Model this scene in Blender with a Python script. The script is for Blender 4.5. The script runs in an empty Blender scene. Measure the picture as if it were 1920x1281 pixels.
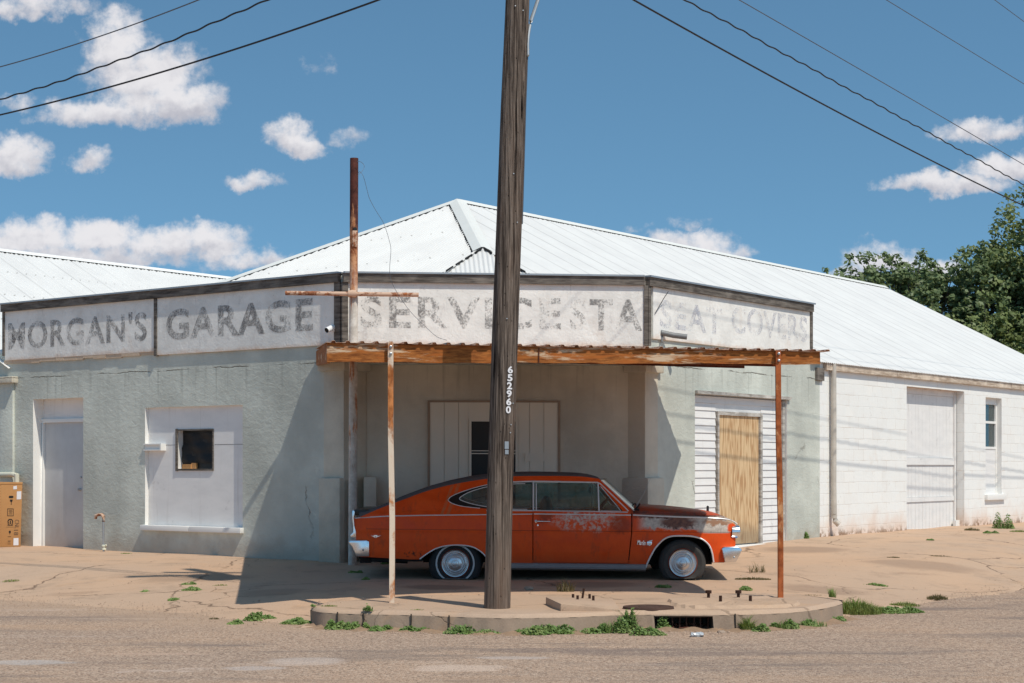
import bpy, bmesh, math, random
import numpy as np
from mathutils import Vector, Matrix
from mathutils.geometry import tessellate_polygon
from bpy.types import NodeSocket
SC = bpy.context.scene
COL = SC.collection

# ---------------------------------------------------------------- camera, light, exposure
F, CX, CY, ZC = 3150., 960., 875., 1.474          # focal length, principal point (photo px), eye height (m)
cd = bpy.data.cameras.new('camera'); cam = bpy.data.objects.new('camera', cd); COL.objects.link(cam)
cd.sensor_width = 36; cd.lens = F/1920*36; cd.shift_y = (CY-640.5)/1920; cd.clip_start = .1; cd.clip_end = 3000
cam.location = (0, 0, ZC); cam.rotation_euler = (math.radians(90), 0, 0)
SC.camera = cam
SUNV = Vector((.42, -.53, 1)).normalized()
SUN_EL = math.asin(SUNV.z)
sl = bpy.data.lights.new('sun', 'SUN'); sl.energy = 3.55; sl.angle = math.radians(.5); sl.color = (1, .943, .83)
so = bpy.data.objects.new('sun', sl); COL.objects.link(so); so.location = (8, -10, 20)
so.rotation_euler = SUNV.to_track_quat('Z', 'Y').to_euler()
SC.view_settings.view_transform = 'Standard'; SC.view_settings.look = 'None'
SC.view_settings.exposure = 0; SC.view_settings.gamma = 1
SC.cycles.max_bounces = 8; SC.cycles.transparent_max_bounces = 16

def lin(r, g, b):
    f = lambda c: c/12.92 if c <= .04045 else ((c+.055)/1.055)**2.4
    return (f(r/255), f(g/255), f(b/255))

class NT:                                           # small node-tree helper
    def __init__(s, tree): s.t = tree
    def put(s, node, key, v):
        if v is None: return
        i = node.inputs[key]
        if isinstance(v, NodeSocket): s.t.links.new(v, i)
        elif isinstance(v, (tuple, list)) and len(v) == 3 and i.type == 'RGBA': i.default_value = (*v, 1)
        else: i.default_value = v
    def new(s, typ, ins={}, **attrs):
        n = s.t.nodes.new(typ)
        for k, v in attrs.items(): setattr(n, k, v)
        for k, v in ins.items(): s.put(n, k, v)
        return n
    def m(s, op, a, b=None, c=None, clamp=False):
        n = s.new('ShaderNodeMath', operation=op, use_clamp=clamp)
        for i, v in enumerate((a, b, c)): s.put(n, i, v)
        return n.outputs[0]
    def v(s, op, a, b=None):
        n = s.new('ShaderNodeVectorMath', operation=op)
        s.put(n, 0, a)
        if b is not None: s.put(n, 1, b)
        return n.outputs['Value'] if op in ('LENGTH', 'DOT_PRODUCT', 'DISTANCE') else n.outputs[0]
    def sc(s, vec, k):
        n = s.new('ShaderNodeVectorMath', operation='SCALE'); s.put(n, 0, vec); n.inputs['Scale'].default_value = k
        return n.outputs[0]
    def mix(s, fac, a, b, blend='MIX'):
        n = s.new('ShaderNodeMix', data_type='RGBA', blend_type=blend)
        s.put(n, 'Factor', fac); s.put(n, 6, a); s.put(n, 7, b)
        return n.outputs[2]
    def noise(s, vec, scale=5, detail=4, rough=.55, dist=0, out=0):
        n = s.new('ShaderNodeTexNoise', {'Scale': scale, 'Detail': detail, 'Roughness': rough, 'Distortion': dist})
        if vec is not None: s.put(n, 'Vector', vec)
        return n.outputs[out]
    def vor(s, vec, scale=5, feature='F1', out=0, rand=1):
        n = s.new('ShaderNodeTexVoronoi', {'Scale': scale, 'Randomness': rand}, feature=feature)
        if vec is not None: s.put(n, 'Vector', vec)
        return n.outputs[out]
    def rng(s, v, a, b, c=0, d=1, smooth=True):
        n = s.new('ShaderNodeMapRange', interpolation_type='SMOOTHSTEP' if smooth else 'LINEAR')
        for k, x in zip(('Value', 'From Min', 'From Max', 'To Min', 'To Max'), (v, a, b, c, d)): s.put(n, k, x)
        return n.outputs[0]
    def map(s, vec, loc=(0, 0, 0), rot=(0, 0, 0), scale=(1, 1, 1)):
        n = s.new('ShaderNodeMapping', {'Location': loc, 'Rotation': rot, 'Scale': scale}); s.put(n, 'Vector', vec)
        return n.outputs[0]
    def coord(s, k='Object'): return s.new('ShaderNodeTexCoord').outputs[k]
    def xyz(s, vec):
        n = s.new('ShaderNodeSeparateXYZ'); s.put(n, 0, vec); return n.outputs
    def comb(s, x, y, z=0):
        n = s.new('ShaderNodeCombineXYZ'); s.put(n, 0, x); s.put(n, 1, y); s.put(n, 2, z); return n.outputs[0]
    def bump(s, h, strength=.3, dist=.01, normal=None):
        n = s.new('ShaderNodeBump', {'Strength': strength, 'Distance': dist, 'Height': h})
        if normal is not None: s.put(n, 'Normal', normal)
        return n.outputs[0]

# ---------------------------------------------------------------- sky: Nishita plus cumulus laid out by direction
W = bpy.data.worlds.new('World'); SC.world = W; W.use_nodes = True
W.node_tree.nodes.clear(); n = NT(W.node_tree)
dirv = n.coord('Generated'); dx, dy, dz = n.xyz(dirv)
up = n.m('ADD', n.m('MULTIPLY', dz, 1.25), .165)
sky = n.new('ShaderNodeTexSky', {'Vector': n.v('NORMALIZE', n.comb(dx, dy, up))}, sky_type='NISHITA', sun_disc=False, sun_elevation=SUN_EL,
            sun_rotation=math.atan2(SUNV.x, SUNV.y), air_density=1.0, dust_density=.6, ozone_density=2.2, altitude=500)
skyc = n.mix(1, sky.outputs[0], (.90, 1.23, 1.17), 'MULTIPLY')
ys = n.m('MAXIMUM', dy, .02)
gx = n.m('MULTIPLY', n.m('DIVIDE', dx, ys), 31.5); gy = n.m('MULTIPLY', n.m('DIVIDE', dz, ys), 31.5)
g = n.comb(gx, gy)
wob = n.sc(n.v('SUBTRACT', n.noise(g, 1.6, 5, .6, out=1), (.5, .5, .5)), .75)
gw = n.v('ADD', g, wob)
CL = [(215, 75, 62, 66, 1), (275, 130, 110, 70, 1), (310, 185, 115, 52, 1), (190, 208, 120, 34, .9), (350, 190, 72, 48, 1), (60, 12, 120, 34, .8),
      (25, 290, 66, 44, 1), (168, 300, 44, 24, .7), (35, 192, 40, 20, .6), (548, 255, 48, 40, 1), (578, 280, 40, 30, 1), (650, 258, 40, 22, .35),
      (475, 342, 58, 20, .75), (60, 445, 130, 42, 1), (190, 440, 110, 40, 1), (300, 455, 130, 42, 1), (400, 450, 70, 40, 1), (470, 484, 90, 22, .8), (150, 480, 240, 34, .9),
      (1850, 245, 100, 28, .9), (1775, 338, 125, 26, 1), (1880, 312, 80, 28, 1), (1290, 458, 95, 28, .9), (1360, 475, 60, 22, .8), (1285, 420, 44, 14, .4),
      (1660, 490, 85, 32, .9), (1600, 512, 60, 16, .8), (1745, 505, 80, 26, .8), (605, 126, 34, 18, .28), (1650, 465, 60, 18, .6), (1180, 430, 60, 10, .3)]
fm = None; sv = None
for (px, py, rx, ry, w) in CL:
    q = n.v('MULTIPLY', n.v('SUBTRACT', gw, ((px-CX)/100, (CY-py-ry*.28)/100, 0)), (100/rx/1.22, 100/ry/1.38, 0))
    qx, qy, _ = n.xyz(q); qa = n.m('MAXIMUM', qy, n.m('MULTIPLY', qy, -1.75))
    f = n.m('MULTIPLY', n.m('SUBTRACT', 1, n.m('MULTIPLY_ADD', qx, qx, n.m('MULTIPLY', qa, qa))), w)
    vy = n.m('MULTIPLY', n.m('MAXIMUM', f, 0), qy)
    fm = f if fm is None else n.m('MAXIMUM', fm, f)
    sv = vy if sv is None else n.m('ADD', sv, vy)
fine = n.noise(g, 2.6, 8, .62)
dens = n.m('ADD', fm, n.m('MULTIPLY', n.m('SUBTRACT', fine, .5), 1.55))
cov = n.m('MULTIPLY', n.rng(dens, .06, .92), n.rng(dy, .05, .3))
lit = n.rng(n.m('ADD', sv, n.m('MULTIPLY', n.m('SUBTRACT', n.noise(g, 3.2, 6, .6), .5), 1.1)), -.50, .45)
ccol = n.mix(lit, (4.6, 4.55, 5.0), (7.5, 7.3, 7.4))
skyall = n.mix(n.m('MULTIPLY', cov, .93), skyc, ccol)
bg = n.new('ShaderNodeBackground', {'Color': skyall, 'Strength': .115})
n.t.links.new(bg.outputs[0], n.new('ShaderNodeOutputWorld').inputs[0])

# ---------------------------------------------------------------- geometry helpers
def lerp(a, b, t): return a+(b-a)*t
def ss(a, b, x):
    t = min(1, max(0, (x-a)/(b-a))); return t*t*(3-2*t)
def at(px, py, D): return Vector(((px-CX)/F*D, D, ZC+(CY-py)/F*D))
def gat(px, py, z=0): return at(px, py, (ZC-z)*F/(py-CY))

class Wall:                                         # a vertical plane: t metres to the right, z up, off metres outwards
    def __init__(s, o, d):
        s.o = Vector((*o, 0)); s.d = Vector((*d, 0)).normalized(); s.n = Vector((s.d.y, -s.d.x, 0))
    def t(s, px, off=0):
        k = (px-CX)/F; o = s.o+s.n*off
        return (k*o.y-o.x)/(s.d.x-k*s.d.y)
    def z(s, px, py, off=0):
        return ZC+(CY-py)/F*(s.o+s.n*off+s.d*s.t(px, off)).y
    def P(s, t, z, off=0):
        p = s.o+s.d*t+s.n*off; return Vector((p.x, p.y, z))

class MB:                                           # collects faces with metre UVs, builds ONE mesh object
    def __init__(s): s.v = []; s.f = []; s.uv = []; s.mi = []
    def poly(s, pts, uv=None, mi=0):
        b = len(s.v); s.v += [Vector(p) for p in pts]; s.f.append(tuple(range(b, b+len(pts)))); s.uv.append(uv); s.mi.append(mi); return s
    def grid(s, rows, mi=0, closed=False):
        b = len(s.v); nr, nc = len(rows), len(rows[0])
        for r in rows: s.v += [Vector(p) for p in r]
        for i in range(nr-1):
            for j in range(nc if closed else nc-1):
                k = (j+1) % nc
                s.f.append((b+i*nc+j, b+i*nc+k, b+(i+1)*nc+k, b+(i+1)*nc+j)); s.uv.append(None); s.mi.append(mi)
        return s
    def hexa(s, p, uv=None):                        # p: 4 bottom points then 4 top points
        b = len(s.v); s.v += [Vector(q) for q in p]
        for f in ((3, 2, 1, 0), (4, 5, 6, 7), (0, 1, 5, 4), (1, 2, 6, 5), (2, 3, 7, 6), (3, 0, 4, 7)):
            s.f.append(tuple(b+i for i in f)); s.uv.append([uv[i] for i in f] if uv else None); s.mi.append(0)
        return s
    def box(s, a, b):
        (x0, y0, z0), (x1, y1, z1) = a, b
        return s.hexa([(x0, y0, z0), (x1, y0, z0), (x1, y1, z0), (x0, y1, z0), (x0, y0, z1), (x1, y0, z1), (x1, y1, z1), (x0, y1, z1)])
    def wbox(s, w, t0, t1, z0, z1, o0, o1):         # box in a wall's frame, o1 outwards
        P = w.P
        pts = [P(t0, z0, o1), P(t1, z0, o1), P(t1, z0, o0), P(t0, z0, o0), P(t0, z1, o1), P(t1, z1, o1), P(t1, z1, o0), P(t0, z1, o0)]
        uv = [(t0, z0), (t1, z0), (t1+o1-o0, z0), (t0-o1+o0, z0), (t0, z1), (t1, z1), (t1+o1-o0, z1), (t0-o1+o0, z1)]
        return s.hexa(pts, uv)
    def tube(s, path, r, seg=8, caps=True, twist=0):
        path = [Vector(p) for p in path]; rows = []
        up = Vector((0, 0, 1))
        for i, p in enumerate(path):
            d = (path[min(i+1, len(path)-1)]-path[max(i-1, 0)]).normalized()
            a = d.cross(up if abs(d.z) < .93 else Vector((0, 1, 0))).normalized(); b = a.cross(d)
            rr = r[i] if isinstance(r, (list, tuple)) else r
            rows.append([p+(a*math.cos(k*math.tau/seg+twist)+b*math.sin(k*math.tau/seg+twist))*rr for k in range(seg)])
        s.grid(rows, closed=True)
        if caps: s.poly(rows[0]); s.poly(rows[-1][::-1])
        return s
    def lathe(s, c, axis, prof, seg=40, warp=None):  # prof: (radius, offset along axis)
        axis = Vector(axis).normalized(); a = axis.orthogonal().normalized(); b = axis.cross(a); rows = []
        for r, h in prof:
            row = [Vector(c)+axis*h+(a*math.cos(k*math.tau/seg)+b*math.sin(k*math.tau/seg))*max(r, 1e-4) for k in range(seg)]
            rows.append([warp(p) for p in row] if warp else row)
        return s.grid(rows, closed=True)
    def tess(s, loops, fn, mi=0, flip=False):       # polygon with holes in 2D, fn maps (a,b) -> 3D
        pts = [p for l in loops for p in l]
        tri = tessellate_polygon([[Vector((a, b, 0)) for a, b in l] for l in loops])
        b = len(s.v); s.v += [Vector(fn(*p)) for p in pts]
        for t in tri:
            s.f.append(tuple(b+i for i in (t[::-1] if flip else t))); s.uv.append([pts[i] for i in (t[::-1] if flip else t)]); s.mi.append(mi)
        return s
    def prism(s, loop, fn0, fn1):                   # extruded outline between two mappings
        s.tess([loop], fn0); s.tess([loop], fn1, flip=True); k = len(loop)
        for i in range(k):
            a, c = loop[i], loop[(i+1) % k]
            s.poly([fn0(*a), fn0(*c), fn1(*c), fn1(*a)])
        return s
    def build(s, name, mat, parent=None, smooth=False, bevel=0, angle=40, merge=None):
        org = Vector((0, 0, 0)); p = parent
        while p is not None: org += p.location; p = p.parent
        me = bpy.data.meshes.new(name)
        me.from_pydata([tuple(q-org) for q in s.v], [], s.f)
        uvl = me.uv_layers.new(name='UV')
        for poly, uv in zip(me.polygons, s.uv):
            if uv:
                for li, c in zip(poly.loop_indices, uv): uvl.data[li].uv = c
        for poly, mi in zip(me.polygons, s.mi): poly.material_index = mi
        bm = bmesh.new(); bm.from_mesh(me)
        if merge or bevel: bmesh.ops.remove_doubles(bm, verts=bm.verts, dist=merge or 1e-5)
        if merge or bevel: bmesh.ops.recalc_face_normals(bm, faces=bm.faces)
        if bevel:
            ed = [e for e in bm.edges if len(e.link_faces) == 2 and e.calc_face_angle(0) > .5]
            bmesh.ops.bevel(bm, geom=ed, offset=bevel, segments=2, affect='EDGES', profile=.6, clamp_overlap=True)
        bm.to_mesh(me); bm.free()
        for mt in (mat if isinstance(mat, (list, tuple)) else [mat]): me.materials.append(mt)
        if smooth or bevel:
            me.shade_smooth() if smooth is True and angle >= 180 else me.shade_smooth()
            try: me.set_sharp_from_angle(angle=math.radians(angle))
            except Exception: pass
        o = bpy.data.objects.new(name, me); COL.objects.link(o)
        if parent: o.parent = parent
        return o

def thing(name, loc, label, cat, group=None):
    o = bpy.data.objects.new(name, None); o.location = loc; COL.objects.link(o); o.empty_display_size = .2
    return tag(o, label, cat, group)
def tag(o, label=None, cat=None, group=None, kind=None):
    if label: o['label'] = label
    if cat: o['category'] = cat
    if group: o['group'] = group
    if kind: o['kind'] = kind
    return o
def rebase(o, loc):                                 # give a one-mesh thing an origin at its base
    loc = Vector(loc); o.data.transform(Matrix.Translation(-loc)); o.location = loc; return o
def ptxt(body, size=1, bold=.0, shear=0, sp=1.):            # text -> (verts2d, faces), bounding box normalised to 0..1
    c = bpy.data.curves.new('lettering', 'FONT'); c.body = body; c.size = size; c.offset = bold; c.shear = shear; c.space_character = sp; c.resolution_u = 4
    o = bpy.data.objects.new('lettering', c); COL.objects.link(o)
    dg = bpy.context.evaluated_depsgraph_get(); me = bpy.data.meshes.new_from_object(o.evaluated_get(dg))
    v = np.array([(q.co.x, q.co.y) for q in me.vertices]); f = [tuple(p.vertices) for p in me.polygons]
    bpy.data.objects.remove(o); bpy.data.curves.remove(c); bpy.data.meshes.remove(me)
    v -= v.min(0); v /= v.max(0)
    return v, f
def put_text(mb, body, fn, bold=0, shear=0, sp=1.):         # fn maps (0..1, 0..1) -> 3D
    v, f = ptxt(body, 1, bold, shear, sp); b = len(mb.v)
    mb.v += [Vector(fn(a, c)) for a, c in v]
    for q in f: mb.f.append(tuple(b+i for i in q)); mb.uv.append([tuple(v[i]) for i in q]); mb.mi.append(0)
def crv(pts, k=6):                                  # Catmull-Rom through points of any dimension
    P = [np.array(p, float) for p in pts]; P = [2*P[0]-P[1]]+P+[2*P[-1]-P[-2]]; out = []
    for i in range(1, len(P)-2):
        for j in range(k):
            t = j/k; a, b, c, d = P[i-1:i+3]
            out.append(.5*(2*b+(c-a)*t+(2*a-5*b+4*c-d)*t*t+(3*b-3*c+d-a)*t**3))
    out.append(P[-2]); return [tuple(map(float, q)) for q in out]
def itp(pts):
    xs, ys = zip(*sorted(pts, key=lambda p: p[0])); return lambda x: float(np.interp(x, xs, ys))

# ---------------------------------------------------------------- materials
def mat(name, fn):
    m = bpy.data.materials.new(name); m.use_nodes = True; m.node_tree.nodes.clear(); n = NT(m.node_tree)
    out = n.new('ShaderNodeOutputMaterial')
    r = fn(n)
    if isinstance(r, dict):
        r = n.new('ShaderNodeBsdfPrincipled', r).outputs[0]
    n.t.links.new(r, out.inputs[0]); return m
def plain(name, c, rough=.7, metal=0, var=.12, scale=6, bump=.0, spec=.4):
    def fn(n):
        co = n.coord(); k = n.noise(co, scale, 5, .6)
        col = n.mix(k, tuple(x*(1-var) for x in c), tuple(min(1, x*(1+var)) for x in c))
        d = {'Base Color': col, 'Roughness': rough, 'Metallic': metal, 'Specular IOR Level': spec}
        if bump: d['Normal'] = n.bump(n.noise(co, scale*8, 6, .65), bump, .01)
        return d
    return mat(name, fn)

def stucco(base, streak=.5):
    def fn(n):
        co = n.coord(); uv = n.coord('UV')
        big = n.noise(co, .9, 5, .6); mid = n.noise(co, 4, 6, .65); st = n.noise(n.map(uv, scale=(2.2, .35, 1)), 1.6, 5, .6)
        col = n.mix(n.rng(big, .3, .7), tuple(x*.80 for x in base), tuple(x*1.12 for x in base))
        col = n.mix(n.rng(st, .5, .75, 0, streak*.6), col, tuple(x*.72 for x in base))
        col = n.mix(n.rng(mid, .62, .76, 0, .28), col, tuple(min(1, x*1.5) for x in base))
        u, v, _ = n.xyz(uv)
        dirt = n.m('MULTIPLY', n.rng(n.m('ADD', v, n.m('MULTIPLY', n.noise(co, 2.5, 5), .7)), .45, .85, 1, 0), .45)
        col = n.mix(dirt, col, lin(150, 128, 108))
        w = n.noise(uv, 1.3, 6, .65, out=1)
        ck = n.vor(n.v('ADD', uv, n.sc(w, .5)), .42, 'DISTANCE_TO_EDGE')
        crack = n.m('MULTIPLY', n.rng(ck, .0, .009, 1, 0), n.rng(n.noise(uv, .7, 3), .55, .63))
        col = n.mix(n.m('MULTIPLY', crack, .7), col, lin(84, 74, 62))
        cj = n.m('ABSOLUTE', n.m('SUBTRACT', v, n.m('ADD', 3.0, n.m('MULTIPLY', n.m('SUBTRACT', n.noise(uv, 2.2, 7, .7), .5), .10))))
        cj = n.m('MULTIPLY', n.rng(cj, .004, .011, 1, 0), n.rng(n.noise(uv, 1.1, 5, .7), .42, .54))
        crack = n.m('MAXIMUM', crack, cj); col = n.mix(n.m('MULTIPLY', cj, .75), col, lin(70, 58, 48))
        drip = n.m('MULTIPLY', n.rng(v, 2.2, 3.0), n.m('MULTIPLY', n.rng(v, 3.0, 3.06, 1, 0), n.rng(n.noise(n.map(uv, scale=(6, .25, 1)), 1.5, 5, .6), .52, .66)))
        col = n.mix(n.m('MULTIPLY', drip, .5), col, tuple(x*.5 for x in base))
        h = n.m('ADD', n.m('MULTIPLY', n.noise(n.map(co, scale=(1, 1, 1.6)), 9, 8, .62, .6), 1.0), n.m('MULTIPLY', n.noise(co, 60, 4), .16))
        return {'Base Color': col, 'Roughness': .92, 'Specular IOR Level': .15, 'Normal': n.bump(n.m('SUBTRACT', h, crack), .55, .02)}
    return fn
GREEN = lin(200, 202, 192)
M = {}
M['stucco'] = mat('grey_green_stucco', stucco(GREEN))
M['stucco_warm'] = mat('bay_stucco', stucco(lin(206, 197, 180), .3))

def block(n):
    uv = n.coord('UV'); co = n.coord()
    wv = n.v('ADD', uv, n.sc(n.v('SUBTRACT', n.noise(uv, 3, 3, out=1), (.5, .5, .5)), .03))
    br = n.new('ShaderNodeTexBrick', {'Vector': n.map(wv, scale=(1, 1, 1)), 'Scale': 1., 'Mortar Size': .007, 'Mortar Smooth': .5, 'Brick Width': .405, 'Row Height': .198, 'Bias': 0.,
                                      'Color1': (.85, .83, .79), 'Color2': (.79, .77, .735), 'Mortar': (.68, .62, .56)}, offset=.5)
    fac = br.outputs['Fac']; col = br.outputs[0]
    fade = n.rng(n.noise(uv, 2.1, 7, .72), .42, .62)
    col = n.mix(n.m('MULTIPLY', n.m('SUBTRACT', 1, fade), .94), col, (.82, .81, .78))
    col = n.mix(n.rng(n.noise(co, 1.4, 7, .68), .58, .72, 0, .35), col, lin(214, 196, 180))
    col = n.mix(n.rng(n.noise(co, 4.2, 6, .7), .64, .74, 0, .5), col, lin(170, 162, 154))
    v = n.xyz(uv)[1]
    col = n.mix(n.m('MULTIPLY', n.rng(n.m('ADD', v, n.m('MULTIPLY', n.noise(co, 2, 6), .9)), .55, 1.15, 1, 0), .6), col, lin(212, 172, 142)); col = n.mix(n.m('MULTIPLY', n.rng(n.m('ADD', v, n.m('MULTIPLY', n.noise(co, 3, 6, .7), .5)), .50, .66, 1, 0), n.rng(n.noise(co, 6, 6, .7), .46, .56)), col, lin(150, 122, 100))
    h = n.m('ADD', n.m('MULTIPLY', fac, -.8), n.m('MULTIPLY', n.noise(co, 14, 7, .6), .9))
    return {'Base Color': col, 'Roughness': .85, 'Specular IOR Level': .2, 'Normal': n.bump(h, .38, .012)}
M['block'] = mat('white_painted_block', block)

def concrete(base, warm, crackk=.8, joints=True):
    def fn(n):
        co = n.coord(); x, y, z = n.xyz(co)
        big = n.noise(co, .35, 5, .6); mid = n.noise(co, 1.7, 7, .68); fn_ = n.noise(co, 45, 4, .7)
        col = n.mix(n.rng(big, .35, .65), base, warm)
        col = n.mix(n.rng(mid, .50, .68, 0, .7), col, tuple(v*.72 for v in base))
        col = n.mix(n.rng(n.noise(co, .8, 6, .7, .5), .57, .74, 0, .5), col, lin(192, 150, 112))
        col = n.mix(n.rng(n.noise(n.map(co, scale=(.5, 1.5, 1)), .9, 6, .7), .60, .72, 0, .5), col, lin(140, 112, 92))
        col = n.mix(n.rng(fn_, .3, .75, 0, .35), col, tuple(min(1, v*1.3) for v in base))
        col = n.mix(n.rng(n.vor(co, 34), .05, .16, .32, 0), col, lin(112, 88, 72))
        for cx_, cy_, r_, k_ in ((-.9, 20.6, .42, .5), (1.0, 20.9, .55, .45), (3.9, 21.2, .5, .35), (-4.2, 22.3, .6, .35), (6.0, 24.5, .7, .35), (-2.9, 20.4, .35, .3), (4.6, 26.6, .6, .4)):
            a = n.m('DIVIDE', n.m('SUBTRACT', x, cx_), r_*1.3); b = n.m('DIVIDE', n.m('SUBTRACT', y, cy_), r_)
            e = n.m('ADD', n.m('ADD', n.m('MULTIPLY', a, a), n.m('MULTIPLY', b, b)), n.m('MULTIPLY', n.m('SUBTRACT', mid, .5), 2.6))
            col = n.mix(n.rng(e, .3, 1.2, k_, 0), col, lin(112, 92, 80))
        wv = n.v('ADD', co, n.sc(n.noise(co, 1.1, 6, .62, out=1), .6))
        ck = n.vor(wv, .27, 'DISTANCE_TO_EDGE')
        cr = n.m('MULTIPLY', n.rng(ck, .001, .0065, 1, 0), n.rng(n.noise(co, .5, 4), .40, .52))
        ck2 = n.vor(n.v('ADD', wv, (7, 3, 0)), .8, 'DISTANCE_TO_EDGE')
        cr = n.m('MAXIMUM', cr, n.m('MULTIPLY', n.rng(ck2, .001, .007, .9, 0), n.rng(n.noise(co, .4, 4), .56, .62)))
        cr = n.m('MULTIPLY', cr, crackk)
        col = n.mix(n.m('MULTIPLY', cr, .8), col, lin(74, 56, 44))
        h = n.m('SUBTRACT', n.m('ADD', n.m('MULTIPLY', mid, .8), n.m('MULTIPLY', fn_, .25)), n.m('MULTIPLY', cr, .9))
        return {'Base Color': col, 'Roughness': .93, 'Specular IOR Level': .15, 'Normal': n.bump(h, .5, .02)}
    return fn
M['apron'] = mat('sandy_concrete', concrete(lin(185, 157, 134), lin(194, 160, 132)))
M['island'] = mat('kerb_concrete', concrete(lin(180, 154, 133), lin(185, 156, 131), .5))
M['kerb'] = mat('shaded_kerb_concrete', concrete(lin(150, 130, 113), lin(138, 118, 101), .5))  # same concrete in a darker tone, standing for the face's grazing shade

def road(n):
    co = n.coord()
    sp = n.vor(co, 62, out=1); v = n.xyz(n.v('MULTIPLY', sp, (1, 1, 1)))[0]; v2 = n.xyz(sp)[1]
    base = n.mix(n.rng(n.noise(co, .5, 5, .6), .35, .65), lin(168, 143, 125), lin(180, 151, 129))
    col = n.mix(n.rng(v, .50, .95, 0, .7), base, lin(212, 188, 166))
    col = n.mix(n.rng(v2, .58, .97, 0, .7), col, lin(98, 82, 73))
    col = n.mix(n.rng(n.vor(co, 24), .1, .32, .35, 0), col, lin(184, 146, 122))
    col = n.mix(n.rng(n.noise(n.map(co, scale=(.30, 1.3, 1)), 1.1, 7, .68), .50, .68, 0, .7), col, lin(126, 112, 104)); col = n.mix(n.rng(n.noise(n.map(co, loc=(9, 4, 0), scale=(.25, .9, 1)), .8, 6, .65), .52, .70, 0, .5), col, lin(186, 152, 124))
    pale = n.m('MULTIPLY', n.rng(n.noise(n.map(co, loc=(3, 0, 0), scale=(.32, 1.2, 1)), 1.2, 7, .6), .60, .72), n.rng(n.noise(co, 9, 5), .35, .6))
    col = n.mix(n.m('MULTIPLY', pale, .7), col, lin(205, 184, 170))
    x, y, _ = n.xyz(co)
    sp_ = n.m('MULTIPLY', n.rng(n.m('ADD', n.m('ADD', n.m('MULTIPLY', n.m('ADD', x, 2.1), .6), n.m('MULTIPLY', n.m('SUBTRACT', y, 17.85), .8)), n.m('MULTIPLY', n.m('SUBTRACT', n.noise(co, 1.5, 6), .5), 1.6)), -1.5, .05), n.rng(x, -1.2, -2.4))
    col = n.mix(n.m('MULTIPLY', sp_, n.rng(n.noise(co, 30, 4, .7), .3, .6, .55, .95)), col, lin(184, 156, 133))
    for cx_, cy_, rx_, ry_, cc in ((-1.75, 14.35, .36, .30, (196, 178, 166)), (-2.15, 13.85, .28, .16, (186, 172, 164)), (-4.1, 14.25, .4, .2, (188, 178, 172)), (-.42, 13.85, .42, .28, (206, 182, 164)), (.0, 14.6, .35, .12, (190, 174, 164)), (-3.2, 14.9, .5, .08, (190, 160, 140)), (.5, 15.2, 1.0, .22, (128, 112, 104)), (1.6, 14.9, 1.2, .2, (134, 116, 106))):
        a = n.m('DIVIDE', n.m('SUBTRACT', x, cx_), rx_); b = n.m('DIVIDE', n.m('SUBTRACT', y, cy_), ry_)
        e = n.m('ADD', n.m('ADD', n.m('MULTIPLY', a, a), n.m('MULTIPLY', b, b)), n.m('MULTIPLY', n.m('SUBTRACT', n.noise(co, 4, 6, .7), .5), 2.2))
        col = n.mix(n.m('MULTIPLY', n.rng(e, .4, 1.2, .8, 0), n.rng(v, .2, .8, 1, .45)), col, lin(*cc))
    h = n.m('SUBTRACT', 1, n.vor(co, 62))
    return {'Base Color': col, 'Roughness': .95, 'Specular IOR Level': .12, 'Normal': n.bump(h, .7, .012)}
M['road'] = mat('chip_seal_road', road)
M['dirt'] = plain('dry_dirt', lin(178, 146, 118), .95, 0, .2, 2, .3)

def roofm(n, laps=1.):
    co = n.coord(); k = n.noise(co, 1.2, 6, .65); x, y, z = n.xyz(co)
    uv = n.coord('UV'); u, v, _ = n.xyz(uv)
    col = n.mix(n.rng(k, .35, .7), (.715, .695, .67), (.66, .64, .62))
    lap_shade = n.rng(n.m('ABSOLUTE', n.m('SUBTRACT', n.m('FRACT', n.m('DIVIDE', u, .6858)), .5)), .474, .492)  # dark line painted at each sheet overlap in place of the seam's shadow
    col = n.mix(n.m('MULTIPLY', lap_shade, n.rng(n.noise(n.map(uv, scale=(1.5, .3, 1)), 1.2, 4), .3, .62, .04*laps, .34*laps)), col, (.20, .19, .18))
    scr = n.m('MULTIPLY', n.rng(n.m('ABSOLUTE', n.m('SUBTRACT', n.m('FRACT', n.m('DIVIDE', v, 1.15)), .5)), .010, .018, 1, 0), n.rng(n.m('ABSOLUTE', n.m('SUBTRACT', n.m('FRACT', n.m('DIVIDE', u, .2286)), .5)), .06, .10, 1, 0))
    col = n.mix(n.m('MULTIPLY', scr, .6), col, (.25, .23, .21))
    col = n.mix(n.rng(n.noise(n.map(co, scale=(3, 3, .6)), 1.4, 6, .7), .62, .78, 0, .2), col, (.52, .52, .50))
    col = n.mix(n.rng(n.vor(co, 2.6), .015, .035, .7, 0), col, (.33, .31, .29))
    return {'Base Color': col, 'Roughness': .5, 'Specular IOR Level': .35}
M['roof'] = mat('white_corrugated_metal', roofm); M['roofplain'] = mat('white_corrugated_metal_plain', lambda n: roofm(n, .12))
M['white'] = plain('white_paint', (.80, .78, .745), .6, 0, .06, 3, .05)
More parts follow.
